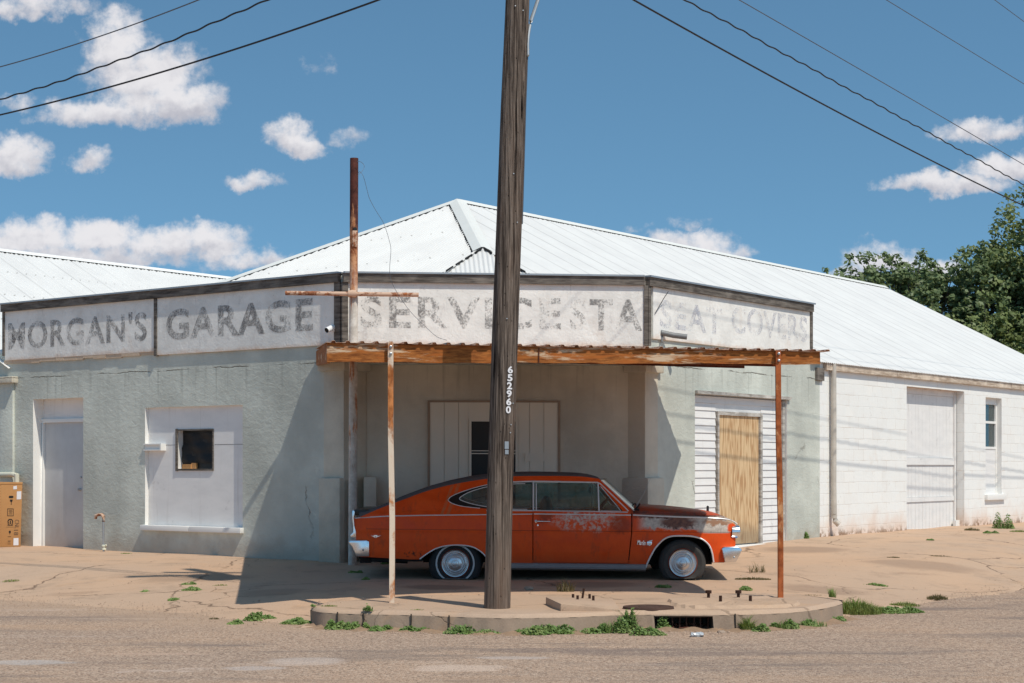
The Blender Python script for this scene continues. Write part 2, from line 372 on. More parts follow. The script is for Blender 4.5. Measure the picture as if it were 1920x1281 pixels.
def boardw(n):
    co = n.coord(); uv = n.coord('UV')
    col = n.mix(n.rng(n.noise(n.map(uv, scale=(1.2, 3, 1)), 2, 5, .6), .3, .75), (.80, .775, .75), (.73, .71, .69))
    col = n.mix(n.rng(n.noise(co, 3, 7, .7), .60, .72, 0, .5), col, (.42, .40, .38)); col = n.mix(n.rng(n.noise(n.map(uv, scale=(7, .35, 1)), 1.4, 6, .68), .55, .72, 0, .4), col, (.50, .46, .42)); col = n.mix(n.rng(n.noise(co, 24, 6, .75), .66, .73, 0, .6), col, (.33, .28, .24))
    return {'Base Color': col, 'Roughness': .65, 'Normal': n.bump(n.noise(co, 9, 4), .06, .01)}
M['boardw'] = mat('white_painted_board', boardw)
def doorm(n):
    co = n.coord(); z = n.xyz(co)[2]
    col = n.mix(n.rng(n.noise(co, 1.1, 6, .65), .35, .7), (.58, .57, .56), (.50, .49, .48))
    col = n.mix(n.rng(n.noise(n.map(co, scale=(5, 5, .4)), 1.6, 6, .7), .55, .72, 0, .4), col, (.40, .38, .36))
    col = n.mix(n.m('MULTIPLY', n.rng(n.m('ADD', z, n.m('MULTIPLY', n.noise(co, 3, 6), .8)), .35, 1.0, .7, 0), .7), col, lin(168, 146, 126))
    col = n.mix(n.rng(n.noise(co, 16, 6, .75), .66, .72, 0, .7), col, lin(120, 104, 90))
    return {'Base Color': col, 'Roughness': .5, 'Normal': n.bump(n.noise(co, 2, 3), .08, .02)}
M['greydoor'] = mat('pale_grey_door_paint', doorm)
M['black'] = plain('black_void', (.012, .011, .011), .6, 0, .2)
M['darkint'] = plain('dark_interior', (.02, .018, .017), .8, 0, .3)
M['screen'] = plain('dark_insect_screen', (.018, .015, .013), .45, 0, .4, 3)
M['warmboard'] = plain('off_white_planks', lin(228, 218, 200), .8, 0, .07, 2.5, .1)
def weather(dark, light, sc=(1, 1, 14)):
    def fn(n):
        co = n.coord()
        g = n.noise(n.map(co, scale=sc), 3, 7, .7, .3); b = n.noise(co, 2, 5)
        col = n.mix(n.rng(g, .3, .72), dark, light); col = n.mix(n.rng(b, .5, .7, 0, .5), col, tuple(v*1.35 for v in light))
        return {'Base Color': col, 'Roughness': .9, 'Specular IOR Level': .15, 'Normal': n.bump(g, .6, .012)}
    return fn
M['greywood'] = mat('weathered_grey_wood', weather(lin(70, 64, 60), lin(128, 120, 112), (1, 1, 9)))
M['eavewood'] = mat('weathered_eave_board', weather(lin(150, 128, 110), lin(214, 198, 180), (1, 1, 9)))
M['palewood'] = mat('flaked_white_trim', weather(lin(132, 124, 116), lin(204, 198, 190), (1, 1, 5)))
def polem(n):
    co = n.coord(); g = n.noise(n.map(co, scale=(16, 16, .55)), 1.6, 9, .72, .5); g2 = n.noise(n.map(co, scale=(55, 55, 1.4)), 1.2, 5, .7)
    col = n.mix(n.rng(g, .34, .66), lin(56, 47, 42), lin(128, 113, 102))
    col = n.mix(n.rng(g2, .48, .72, 0, .65), col, lin(164, 146, 132)); col = n.mix(n.rng(g2, .52, .34, 0, .75), col, lin(44, 34, 29))
    col = n.mix(n.rng(n.noise(n.map(co, scale=(3, 3, .5)), 1.2, 4), .5, .7, 0, .5), col, lin(108, 82, 66))
    ck = n.m('MULTIPLY', n.rng(n.noise(n.map(co, scale=(26, 26, .35)), 1.3, 4, .55, 1.0), .33, .40, 1, 0), 1)
    col = n.mix(ck, col, lin(24, 17, 14))
    z = n.xyz(co)[2]
    col = n.mix(n.rng(n.m('ADD', z, n.noise(co, 3, 4)), .5, 2.4, .22, 0), col, lin(140, 122, 108))
    pits = n.rng(n.vor(n.map(co, scale=(1, 1, .5)), 20), .05, .12, 1, 0)
    col = n.mix(n.m('MULTIPLY', pits, .8), col, lin(28, 21, 18))
    h = n.m('SUBTRACT', n.m('ADD', g, n.m('MULTIPLY', g2, .6)), n.m('ADD', n.m('MULTIPLY', ck, 1.0), n.m('MULTIPLY', pits, .5)))
    return {'Base Color': col, 'Roughness': .92, 'Specular IOR Level': .15, 'Normal': n.bump(h, .9, .02)}
M['pole'] = mat('weathered_pole_wood', polem)
def rusty(paint, amount, sc=1.6, stretch=(1, 1, 1), dark=lin(128, 66, 26), light=lin(206, 128, 66)):
    def fn(n):
        co = n.coord(); m_ = n.map(co, scale=stretch)
        k = n.noise(m_, sc, 8, .68, .3); r = n.noise(m_, sc*5, 6, .7)
        rust = n.mix(n.rng(r, .3, .7), dark, light); rust = n.mix(n.rng(n.noise(m_, sc*2.3, 5), .5, .68, 0, .8), rust, lin(176, 98, 42))
        col = n.mix(n.rng(k, amount-.05, amount+.05), rust, paint)
        return {'Base Color': col, 'Roughness': .8, 'Specular IOR Level': .25, 'Normal': n.bump(r, .25, .006)}
    return fn
M['fascia'] = mat('rusted_white_fascia', rusty(lin(206, 178, 148), .585, 2.6, (.55, .55, 3.6), lin(112, 60, 24), lin(184, 114, 56)))
M['rustpost'] = mat('rusted_post_paint', rusty(lin(226, 206, 184), .46, 2.2, (1, 1, .6), light=lin(214, 140, 84)))
M['rustdark'] = mat('dark_rust_steel', rusty(lin(92, 50, 36), .52, 2, (1, 1, .4), lin(58, 27, 18), lin(104, 54, 36)))
M['rustpipe'] = mat('rusty_pipe', rusty(lin(206, 172, 148), .47, 8, (1, 1, 1), lin(112, 70, 48), lin(170, 108, 74)))
def mastm(n):
    co = n.coord(); z = n.m('ADD', n.xyz(co)[2], n.m('MULTIPLY', n.m('SUBTRACT', n.noise(n.map(co, scale=(2, 2, .7)), 3, 6), .5), .9))
    r = n.noise(co, 9, 6, .7)
    dk = n.mix(n.rng(r, .3, .7), lin(62, 30, 24), lin(96, 52, 42)); rust = n.mix(n.rng(r, .35, .65), lin(146, 78, 44), lin(206, 150, 108)); wh = n.mix(n.rng(r, .35, .7), lin(186, 176, 164), lin(218, 210, 200))
    col = n.mix(n.rng(z, 4.75, 4.9), rust, dk); col = n.mix(n.rng(z, 3.7, 4.5), wh, col)
    k2 = n.noise(n.map(co, scale=(3, 3, .5)), 2.4, 6, .7)
    col = n.mix(n.m('MULTIPLY', n.rng(k2, .52, .6), n.rng(z, .5, 2.0, .4, .9)), col, rust)
    return {'Base Color': col, 'Roughness': .75, 'Specular IOR Level': .3, 'Normal': n.bump(r, .2, .006)}
M['mast'] = mat('mast_rust_and_paint', mastm)
M['galv'] = plain('galvanised_metal', (.42, .43, .44), .45, .7, .2, 5)
M['cable'] = plain('black_cable', (.02, .02, .022), .6)
M['cablegrey'] = plain('grey_cable', (.10, .11, .13), .6)
M['chrome'] = plain('aged_chrome', (.80, .81, .83), .20, 1, .14, 9)
M['hub'] = plain('dulled_hubcap_chrome', (.60, .61, .63), .30, .92, .16, 14)
M['trim'] = plain('dull_bright_trim', (.76, .74, .73), .36, .12, .12, 12)
M['sill'] = plain('ribbed_grey_sill', (.27, .26, .27), .45, .4, .2, 12)
M['tyre'] = plain('cracked_tyre_rubber', (.045, .042, .040), .85, 0, .45, 14, .4)
M['tyreblack'] = plain('black_tyre_rubber', (.016, .017, .019), .7, 0, .3, 14, .2)
M['whitewall'] = plain('whitewall_rubber', (.52, .53, .53), .7, 0, .2, 20)
M['redline'] = plain('rim_orange_ring', lin(150, 66, 44), .6, 0, .3, 30)
M['vinyl'] = plain('charcoal_roof_vinyl', lin(92, 88, 87), .8, 0, .22, 5, .15)
M['vinylblack'] = plain('black_trim_paint', (.016, .015, .015), .35, 0, .2, 5)
M['seat'] = plain('dark_green_seat_vinyl', (.035, .045, .045), .6, 0, .2, 5)
def glassm(tint, gl=.06, hi=.10):
    def fn(n):
        fr = n.new('ShaderNodeFresnel', {'IOR': 1.45}).outputs[0]
        dirt = n.noise(n.coord(), 3.5, 6, .7)
        t = n.new('ShaderNodeBsdfTransparent', {'Color': tint}).outputs[0]
        gls = n.new('ShaderNodeBsdfGlossy', {'Color': (.9, .95, .97), 'Roughness': .05}).outputs[0]
        df = n.new('ShaderNodeBsdfDiffuse', {'Color': (.19, .27, .26)}).outputs[0]
        a = n.new('ShaderNodeMixShader', {0: n.m('ADD', n.m('MULTIPLY', fr, .9), gl), 1: t, 2: gls}).outputs[0]
        return n.new('ShaderNodeMixShader', {0: n.rng(dirt, .3, .75, .08, hi+.16), 1: a, 2: df}).outputs[0]
    return fn
M['glass'] = mat('green_tinted_car_glass', glassm((.46, .66, .61), .11, .26))
M['pane'] = mat('old_window_glass', glassm((.25, .27, .28), .1, .04))
M['red_lens'] = plain('red_lamp_lens', (.35, .015, .012), .25)
M['lens'] = plain('headlamp_glass', (.7, .72, .75), .08, .6)
M['iron'] = plain('rusty_cast_iron', lin(82, 60, 50), .8, .2, .35, 12, .4)
M['bolt'] = plain('rusty_bolt_steel', lin(64, 40, 30), .85, .2, .35, 30, .3)
M['cream'] = plain('cream_pipe_paint', lin(206, 204, 186), .6, 0, .1, 6)
M['camwhite'] = plain('white_plastic', (.78, .78, .78), .4, 0, .03)
M['stone'] = plain('grey_stone', lin(160, 140, 124), .9, 0, .3, 20, .4)
M['plastic'] = plain('crumpled_clear_plastic', (.46, .48, .50), .3, 0, .3, 30)
def cardb(n):
    co = n.coord(); col = n.mix(n.noise(co, 4, 5), lin(172, 122, 74), lin(190, 140, 88))
    col = n.mix(n.rng(n.noise(co, 1.5, 6, .7), .58, .7, 0, .4), col, lin(150, 102, 60))
    return {'Base Color': col, 'Roughness': .85, 'Normal': n.bump(n.noise(co, 40, 3), .08, .004)}
M['card'] = mat('brown_cardboard', cardb)
M['ink'] = plain('black_print', (.016, .014, .013), .8)
M['sticker'] = plain('white_paper_label', (.74, .71, .72), .7, 0, .08, 40)
M['pen'] = plain('grey_marker_ink', lin(84, 70, 62), .8)
def ply(n):
    uv = n.coord('UV'); w = n.noise(n.map(uv, scale=(2.8, .24, 1)), 1.8, 3, .5)
    g = n.m('SINE', n.m('MULTIPLY', n.m('ADD', w, n.m('MULTIPLY', n.xyz(uv)[0], .08)), 70))
    k = n.noise(n.map(uv, scale=(26, 1.4, 1)), 2, 5, .6)
    col = n.mix(n.rng(g, -.2, 1.0, 0, .7), lin(214, 184, 144), lin(166, 120, 78)); col = n.mix(n.rng(k, .52, .75, 0, .6), col, lin(150, 100, 52))
    v = n.xyz(uv)[1]
    col = n.mix(n.rng(n.m('ADD', v, n.m('MULTIPLY', n.noise(uv, 5, 5), .25)), .45, .75, .6, 0), col, lin(120, 106, 90))
    return {'Base Color': col, 'Roughness': .8, 'Specular IOR Level': .2, 'Normal': n.bump(k, .15, .005)}
M['ply'] = mat('knotty_plywood', ply)
def signw(base, blot):
    def fn(n):
        co = n.coord(); uv = n.coord('UV'); u, v, _ = n.xyz(uv)
        col = n.mix(n.rng(n.noise(co, 1.3, 7, .65), .35, .68), base, tuple(x*.84 for x in base))
        col = n.mix(n.rng(n.noise(co, 3, 7, .7), .50, .66, 0, .6), col, blot); col = n.mix(n.rng(n.noise(n.map(co, scale=(1, 1, .5)), 5, 7, .72, .4), .56, .70, 0, .5), col, lin(186, 180, 178))
        col = n.mix(n.rng(n.noise(n.map(uv, scale=(5, .6, 1)), 2, 5, .6), .56, .72, 0, .3), col, lin(196, 168, 146))
        col = n.mix(n.rng(n.noise(co, 26, 5, .7), .62, .74, 0, .45), col, lin(150, 144, 142))
        e = n.m('MINIMUM', v, n.m('SUBTRACT', 1, v))
        col = n.mix(n.m('MULTIPLY', n.rng(n.m('ADD', e, n.m('MULTIPLY', n.noise(co, 5, 5), .16)), .06, .16, 1, 0), .5), col, lin(206, 168, 138))
        return {'Base Color': col, 'Roughness': .9, 'Specular IOR Level': .15, 'Normal': n.bump(n.m('ADD', n.noise(co, 7, 6, .68), n.m('MULTIPLY', n.noise(co, 30, 5, .7), .4)), .6, .02)}
    return fn
M['sign'] = mat('chalky_white_sign_plaster', signw(lin(238, 234, 228), lin(244, 240, 234)))
def worn(ink, lo, hi, amt, sc=1):
    def fn(n):
        co = n.coord(); k = n.noise(co, 34*sc, 6, .72); b = n.noise(n.map(co, scale=(1.5, 1.5, .7)), 2.6, 5, .65)
        f = n.rng(n.m('ADD', k, n.m('MULTIPLY', n.m('SUBTRACT', b, .5), .8)), lo, hi)
        d = n.new('ShaderNodeBsdfDiffuse', {'Color': n.mix(b, ink, tuple(x*1.5 for x in ink))}).outputs[0]
        t = n.new('ShaderNodeBsdfTransparent').outputs[0]
        return n.new('ShaderNodeMixShader', {0: n.m('MULTIPLY', f, amt), 1: t, 2: d}).outputs[0]
    return fn
M['paintbold'] = mat('faded_black_lettering', worn(lin(104, 102, 103), .32, .68, .66))
M['painttop'] = mat('sunbleached_black_lettering', worn(lin(100, 98, 98), .40, .68, .62))
M['paintblue'] = mat('faded_blue_lettering', worn(lin(140, 143, 162), .37, .72, .44))
def leafm(a, b, c):
    def fn(n):
        k = n.new('ShaderNodeObjectInfo').outputs['Random']; co = n.coord()
        q = n.noise(co, 1.1, 3); r = n.noise(co, 9, 2)
        col = n.mix(n.rng(q, .35, .65), a, b); col = n.mix(n.rng(r, .5, .7, 0, .7), col, c)
        d = n.new('ShaderNodeBsdfPrincipled', {'Base Color': col, 'Roughness': .5, 'Specular IOR Level': .35}).outputs[0]
        t = n.new('ShaderNodeBsdfTranslucent', {'Color': n.mix(.5, col, (.12, .16, .02))}).outputs[0]
        return n.new('ShaderNodeMixShader', {0: .36, 1: d, 2: t}).outputs[0]
    return fn
M['leaf'] = mat('oak_leaves', leafm((.16, .21, .075), (.25, .30, .11), (.36, .39, .17)))
M['leafdark'] = mat('juniper_leaves', leafm((.13, .18, .08), (.20, .26, .11), (.29, .33, .15)))
M['weed'] = mat('weed_leaves', leafm((.17, .27, .075), (.25, .35, .10), (.36, .42, .16)))
M['grass'] = mat('grass_blades', leafm((.20, .28, .06), (.28, .33, .09), (.38, .37, .15)))
M['drygrass'] = mat('dry_grass_blades', leafm((.24, .18, .09), (.14, .12, .05), (.32, .24, .13)))
M['bark'] = plain('dark_bark', (.07, .055, .045), .9, 0, .3, 6, .4)
# ================================================================ the ground, the road and the kerbed corner
rnd = random.Random(7)
KERB = [(583, 1137), (590, 1140), (606, 1142.5), (633, 1144), (700, 1146), (770, 1147.5), (840, 1150), (903, 1152), (960, 1153), (1060, 1151.5), (1120, 1149), (1180, 1147), (1227, 1146.5), (1282, 1146.5),
        (1337, 1147), (1378, 1147), (1440, 1145), (1493, 1142), (1540, 1136), (1568, 1130), (1580, 1126)]
KXY = [tuple(gat(*p).xy) for p in KERB]
KL, KR = KXY[0], KXY[-1]
def yline(x):
    if x < KL[0]: return KL[1]+.75*(KL[0]-x)
    if x > KR[0]: return KR[1]+1.333*(x-KR[0])
    return float(np.interp(x, [p[0] for p in KXY], [p[1] for p in KXY]))
EDGE = [(KL[0]-.8*70, KL[1]+.6*70)]+KXY+[(KR[0]+.6*70, KR[1]+.8*70)]
def sdist(x, y):
    d = 1e9
    for (ax, ay), (bx, by) in zip(EDGE, EDGE[1:]):
        ux, uy = bx-ax, by-ay; t = max(0, min(1, ((x-ax)*ux+(y-ay)*uy)/(ux*ux+uy*uy)))
        d = min(d, math.hypot(x-ax-ux*t, y-ay-uy*t))
    return d if y > yline(x) else -d
def hbase(x, y):
    z = .03*max(0, min(y, 24.3)-22)+.012*max(0, min(y, 27)-24.3)
    s = (x-1.98)*.6+(y-24.97)*.8; e = (x-1.98)*.8-(y-24.97)*.6
    return z+.135*ss(0, 6, s)*(1-ss(0, 5.5, e))
def hground(x, y):
    d = sdist(x, y)
    if d < 0: return -.188
    return hbase(x, y)-.18*(1-ss(0, 2.6, d))
g = MB(); g.poly([(-900, -200, -.35), (900, -200, -.35), (900, 1500, -.35), (-900, 1500, -.35)])
tag(g.build('ground', M['dirt']), kind='structure')
r = MB(); loop = EDGE+[(90, 40), (90, -40), (-90, -40), (-90, 40)]
r.tess([[(a, b+.12) if 0 < i < len(EDGE)-1 else (a, b) for i, (a, b) in enumerate(loop)]], lambda a, b: (a, b, -.188))
tag(r.build('road', M['road']), kind='structure')
xs = sorted(set([-60, -40, -25, -16, -12]+list(np.arange(-10, 14, .16))+[15, 17, 20, 25, 32, 42]))
ys = sorted(set(list(np.arange(16.4, 38, .16))+[39, 41, 44, 48, 55, 62]))
a = MB(); H = {}
def wobble(x, y): return .10*math.sin(x*1.7+y)+.07*math.sin(x*4.1-y*2.3)+.05*math.sin(x*9+y*7)
for i, x in enumerate(xs):
    for j, y in enumerate(ys):
        inside = KL[0] < x < KR[0]
        d = sdist(x, y)+(0 if inside else wobble(x, y)*.8)
        z = hbase(x, y)-.18*(1-ss(0, 2.6, d)) if d >= 0 else -.18-min(.5, -d*.35)
        z += .006*math.sin(x*2.1+1.3*math.sin(y*1.1))+.005*math.sin(y*2.7+x)
        H[i, j] = (x, y, z, d)
idx = {}
for i in range(len(xs)-1):
    for j in range(len(ys)-1):
        q = [H[i, j], H[i+1, j], H[i+1, j+1], H[i, j+1]]
        if max(k[3] for k in q) < -.3: continue
        f = []
        for k in ((i, j), (i+1, j), (i+1, j+1), (i, j+1)):
            if k not in idx: idx[k] = len(a.v); a.v.append(Vector(H[k][:3]))
            f.append(idx[k])
        a.f.append(tuple(f)); a.uv.append(None); a.mi.append(0)
tag(a.build('pavement', M['apron'], smooth=True), kind='structure')

# kerbed island: rounded lip, face with the drain opening, slab on top
KS = crv(KXY, 8); TOP, BOT = .0, -.26
DR0, DR1 = gat(1227, 1146.5).x, gat(1337, 1147).x
isl = MB(); back = [(KR[0]-.35, KR[1]+.9), (2.6, 19.35), (1.2, 19.25), (0, 19.2), (-1.1, 19.15), (KL[0]+.55, KL[1]+1.0), (KL[0]+.16, KL[1]+.5)]
def inset(p, k):                                    # towards the inside of the corner
    i = min(range(len(KS)), key=lambda q: (KS[q][0]-p[0])**2+(KS[q][1]-p[1])**2)
    q0, q1 = KS[max(0, i-1)], KS[min(len(KS)-1, i+1)]; tx, ty = q1[0]-q0[0], q1[1]-q0[1]; l = math.hypot(tx, ty)
    return (p[0]-ty/l*k, p[1]+tx/l*k)
lip = [inset(p, .045) for p in KS]; mid = [inset(p, .015) for p in KS]
isl.tess([lip+back], lambda x, y: (x, y, .004+.004*math.sin(x*5+y*3)))
isl.grid([[(p[0], p[1], TOP-.035) for p in KS], [(p[0], p[1], TOP-.012) for p in mid], [(p[0], p[1], .004+.004*math.sin(p[0]*5+p[1]*3)) for p in lip]])
bl = [KS[-1]]+back+[KS[0]]
isl.grid([[(p[0], p[1], BOT) for p in bl], [(p[0], p[1], .002) for p in bl]])
tag(isl.build('corner_slab', M['island'], smooth=True), kind='structure')
kb = MB()
for p, q in zip(KS, KS[1:]):
    mx = (p[0]+q[0])/2; p2, q2 = (p[0]+.0, p[1]-.012), (q[0], q[1]-.012)
    if DR0 < mx < DR1: parts = ((-.045, TOP-.035), )
    else: parts = ((BOT, TOP-.035), )
    for z0, z1 in parts:
        f0 = .035*(z1-z0)/.16
        kb.grid([[(p2[0], p2[1]-f0, z0), (q2[0], q2[1]-f0, z0)], [(p[0], p[1], z1), (q[0], q[1], z1)]])
kb.v = [Vector((v.x+.008*math.sin(v.x*21+v.z*40), v.y+.006*math.sin(v.x*33), v.z)) for v in kb.v]
kerb = tag(kb.build('kerb', M['kerb'], smooth=True, merge=.002), kind='structure')
jo = MB()
for px, py, lean in ((633, 1144, 0), (681, 1145.5, 5), (771, 1147.5, 1), (842, 1150, 1), (1183, 1147, 0), (1378, 1147, 0)):
    p = gat(px, py); y = yline(p.x)
    jo.tube([(p.x, y-.012, -.02), (p.x+lean*.002, y-.03, -.08), (p.x-lean*.004, y-.048, -.195)], .0075, 5)
tag(jo.build('kerb_joints', plain('dark_joint_gap', (.035, .028, .022), .95)), kind='structure')

# ================================================================ the corner garage
WL = Wall((-2.49-.8*7.914, 24.5+.6*7.914), (.8, -.6)); WR = Wall((1.98, 24.97), (.6, .8))
WC = Wall((-2.49, 24.5), (4.47, .47)); WB = Wall((-2.17, 24.87), (3.925, .26))
LL = 7.914; LC = WC.t(1210); ZT = 4.285; ZE = 3.33
B = thing('garage_building', (0, 27, 0), 'old corner service station with faded sign band, grey green stucco walls and white block wing', 'building')
def reveal(mb, w, t0, t1, z0, z1, dep, floor=False):
    P = w.P
    mb.poly([P(t0, z0, 0), P(t0, z0, -dep), P(t0, z1, -dep), P(t0, z1, 0)], [(0, z0), (dep, z0), (dep, z1), (0, z1)])
    mb.poly([P(t1, z0, -dep), P(t1, z0, 0), P(t1, z1, 0), P(t1, z1, -dep)], [(0, z0), (dep, z0), (dep, z1), (0, z1)])
    mb.poly([P(t0, z1, -dep), P(t1, z1, -dep), P(t1, z1, 0), P(t0, z1, 0)], [(t0, 0), (t1, 0), (t1, dep), (t0, dep)])
    if floor: mb.poly([P(t0, z0, 0), P(t1, z0, 0), P(t1, z0, -dep), P(t0, z0, -dep)])
def rect(t0, t1, z0, z1): return [(t0, z0), (t1, z0), (t1, z1), (t0, z1)]
def holed(w, t0, t1, z0, z1, holes, matl, name, back=.3, out=None):
    mb = MB(); mb.tess([out or rect(t0, t1, z0, z1)]+[rect(*h) for h in holes], lambda t, z: w.P(t, z, 0))
    mb.poly([w.P(t0, z0, -back), w.P(t0, z0, 0), w.P(t0, z1, 0), w.P(t0, z1, -back)], [(0, z0), (back, z0), (back, z1), (0, z1)])
    t1 = out[3][0] if out else t1
    mb.poly([w.P(t1, z0, 0), w.P(t1, z0, -back), w.P(t1, z1, -back), w.P(t1, z1, 0)], [(0, z0), (back, z0), (back, z1), (0, z1)])
    mb.poly([w.P(t0, z1, 0), w.P(t1, z1, 0), w.P(t1, z1, -back), w.P(t0, z1, -back)])
    return mb.build(name, matl, B)
# --- left wall
dL = (WL.t(62), WL.t(156), -.3, WL.z(110, 747)); wLn = (WL.t(272), WL.t(455), WL.z(363, 987), WL.z(363, 762))
holed(WL, 0, LL, -.35, ZT-.02, [dL, wLn], M['stucco'], 'stucco_wall')
DD = .22
rv = MB(); reveal(rv, WL, *dL, DD); rv.build('door_reveal', M['white'], B)
zt = WL.z(110, 787, -DD)
td = MB(); td.wbox(WL, dL[0]-.02, dL[1]+.02, zt, dL[3]+.02, -DD-.05, -DD); td.build('transom_board', M['boardw'], B)
door = MB(); door.wbox(WL, dL[0]+.05, dL[1]-.01, .10, zt-.05, -DD-.04, -DD+.012); door = door.build('steel_door', M['greydoor'], B, bevel=.004)
fr = MB(); fr.wbox(WL, dL[0]-.0, dL[0]+.05, -.2, zt-.05, -DD-.03, -DD+.05); fr.wbox(WL, dL[0], dL[1], zt-.05, zt+.012, -DD-.03, -DD+.05); fr.build('door_frame', M['white'], door, bevel=.004)
kn = MB(); tk = WL.t(152, -DD); zk = WL.z(152, 918, -DD)
kn.lathe(WL.P(tk, zk, -DD+.01), WL.n, [(0, .06), (.018, .058), (.026, .04), (.018, .02), (.026, .012), (.026, 0)], 16); kn.build('door_knob', M['galv'], door, smooth=True)
kd = MB(); kd.lathe(WL.P(tk+.02, WL.z(152, 895, -DD), -DD+.01), WL.n, [(0, .02), (.016, .018), (.02, 0)], 14); kd.build('deadbolt', M['galv'], door, smooth=True)
# --- boarded window
WD = .07
rv = MB(); reveal(rv, WL, *wLn, WD); rv.build('window_reveal', M['white'], B)
h = (WL.t(333, -WD), WL.t(400, -WD), WL.z(366, 880, -WD), WL.z(366, 806, -WD))
pb = MB(); pb.tess([rect(wLn[0]-.02, wLn[1]+.02, wLn[2]-.02, wLn[3]+.02), rect(*h)], lambda t, z: WL.P(t, z, -WD)); reveal(pb, Wall(WL.P(0, 0, -WD).xy, WL.d.xy), *h, .12, True)
board = pb.build('boarded_window', M['boardw'], B)
zs = WL.z(363, 834, -WD)
for ta, tb in ((wLn[0], h[0]-.03), (h[1]+.03, wLn[1])):
    dark_line = MB(); dark_line.wbox(WL, ta, tb, zs-.004, zs+.002, -WD-.01, -WD+.002); dark_line.build('board_seam', M['greywood'], board)
fb = MB(); fw = .03
fb.wbox(WL, h[0]-fw, h[0]+.012, h[2]-.03, h[3]+.02, -WD, -WD+.022); fb.wbox(WL, h[1]-.01, h[1]+.012, h[2]-.02, h[3]+.01, -WD, -WD+.016)
fb.wbox(WL, h[0]+.012, h[1]-.01, h[3]-.012, h[3]+.012, -WD, -WD+.018); fb.wbox(WL, h[0]+.012, h[1]-.01, h[2]-.022, h[2]+.008, -WD, -WD+.02)
fb.build('opening_frame', M['greywood'], board)
pv = MB(); pv.wbox(WL, h[0]-.02, h[1]+.02, h[2]-.02, h[3]+.02, -WD-.16, -WD-.115); pv.build('dark_pane', M['screen'], board)
sd = MB()
rows = []
for i in range(9):
    rows.append([WL.P(lerp(h[0]+.02, h[1]-.02, j/12), lerp(h[2]+.1, h[3]-.05, i/8), -WD-.09+.022*math.sin(j*.9+i*.7)+.014*math.sin(i*1.9)) for j in range(13)])
sd.grid(rows); sd.build('sagging_black_sheet', M['black'], board, smooth=True)
bx = MB(); bx.wbox(WL, h[0]+.05, h[0]+.25, h[2], h[2]+.08, -WD-.11, -WD-.05); bx.wbox(WL, h[0]+.24, h[0]+.34, h[2], h[2]+.10, -WD-.11, -WD-.07); bx.build('cardboard_scrap', M['card'], board)
sl_ = MB(); zs0, zs1 = WL.z(363, 997), WL.z(363, 987)
for ta, tb in ((wLn[0]-.04, lerp(wLn[0], wLn[1], .49)), (lerp(wLn[0], wLn[1], .493), wLn[1]+.02)): sl_.wbox(WL, ta, tb, zs0, zs1, -.06, .075)
sl_.build('window_sill', M['white'], board, bevel=.008)
lt = MB(); ta, tb = WL.t(272), WL.t(305); za, zb = WL.z(288, 845), WL.z(288, 832)
lt.wbox(WL, ta-.0, tb, za, za+.018, -WD, .04); lt.wbox(WL, ta, tb, zb-.018, zb, -WD, .04); lt.wbox(WL, tb-.025, tb, za+.018, zb-.018, -WD, .04); lt.wbox(WL, ta, tb-.025, za+.018, zb-.018, -WD, .0)
lt.build('latch_bracket', M['white'], board)
# --- chamfered front: back wall of the bay, columns, boarded garage door
bw = MB(); LB = 3.935
bw.wbox(WB, -.05, LB+.05, -.3, 3.3, -.25, 0); bw.build('bay_wall', M['stucco_warm'], B)
gw_ = MB(); i0, i1 = WB.t(806), WB.t(1046); iz = WB.z(926, 755)
d0, d1, dz1 = WB.t(883), WB.t(967), WB.z(925, 789)
npl = 9; gate = None
pl_ = MB()
for k in range(npl):
    ta, tb = lerp(i0, i1, k/npl)+.003, lerp(i0, i1, (k+1)/npl)-.003
    if tb < d0-.02 or ta > d1+.02: pl_.wbox(WB, ta, tb, 0, iz, 0, .022+.002*(k % 2))
    elif ta < d0-.02: pl_.wbox(WB, ta, d0-.035, 0, iz, 0, .022)
    elif tb > d1+.02: pl_.wbox(WB, d1+.035, tb, 0, iz, 0, .022)
pl_.wbox(WB, d0-.034, d1+.034, dz1+.02, iz, 0, .021)
gate = pl_.build('plank_infill', M['warmboard'], B)
ft = MB(); ft.wbox(WB, i0-.035, i0, 0, iz+.03, 0, .035); ft.wbox(WB, i1, i1+.035, 0, iz+.03, 0, .035); ft.wbox(WB, i0, i1, iz, iz+.03, 0, .033); ft.build('infill_trim', plain('rust_stained_trim', lin(160, 138, 118), .8, 0, .3, 6), gate)
scd = MB(); scd.wbox(WB, d0, d1, 0, dz1, 0, .012); sdoor = scd.build('screen_door', M['screen'], B)
sf = MB()
for ta, tb in ((d0-.03, d0+.005), (d1-.005, d1+.03)): sf.wbox(WB, ta, tb, 0, dz1+.02, .0, .04)
sf.wbox(WB, d0+.005, d1-.005, dz1-.012, dz1+.02, 0, .038)
zm = WB.z(925, 849); sf.wbox(WB, d0+.005, d1-.005, zm-.02, zm-.005, .012, .026); sf.wbox(WB, d0+.005, d1-.005, zm+.022, zm+.035, .012, .026)
sf.build('door_frame', M['warmboard'], sdoor)
pt = MB(); pt.wbox(WB, WB.t(984), WB.t(1029), WB.z(1006, 865), WB.z(1006, 850), .024, .045); pt.build('patch_board', M['warmboard'], gate)
def column(name_pts, w, ts, wide, deep, plinth_z, t_inner):
    t0, t1 = ts
    c = MB(); c.wbox(w, t0, t1, -.3, 3.12, -deep, .012); col = c.build('column', M['stucco_warm'], B, bevel=.012)
    k = MB(); k.wbox(w, t0-.07, t1+.07, WC.z(690, 695), WC.z(690, 682)+.1, -deep-.03, .075); k.build('capital', M['stucco_warm'], col, bevel=.015)
    p = MB(); p.wbox(w, t0-wide[0], t1+wide[1], -.3, plinth_z, -deep-.12, .10); p.build('plinth', M['stucco_warm'], col, bevel=.04)
    return col
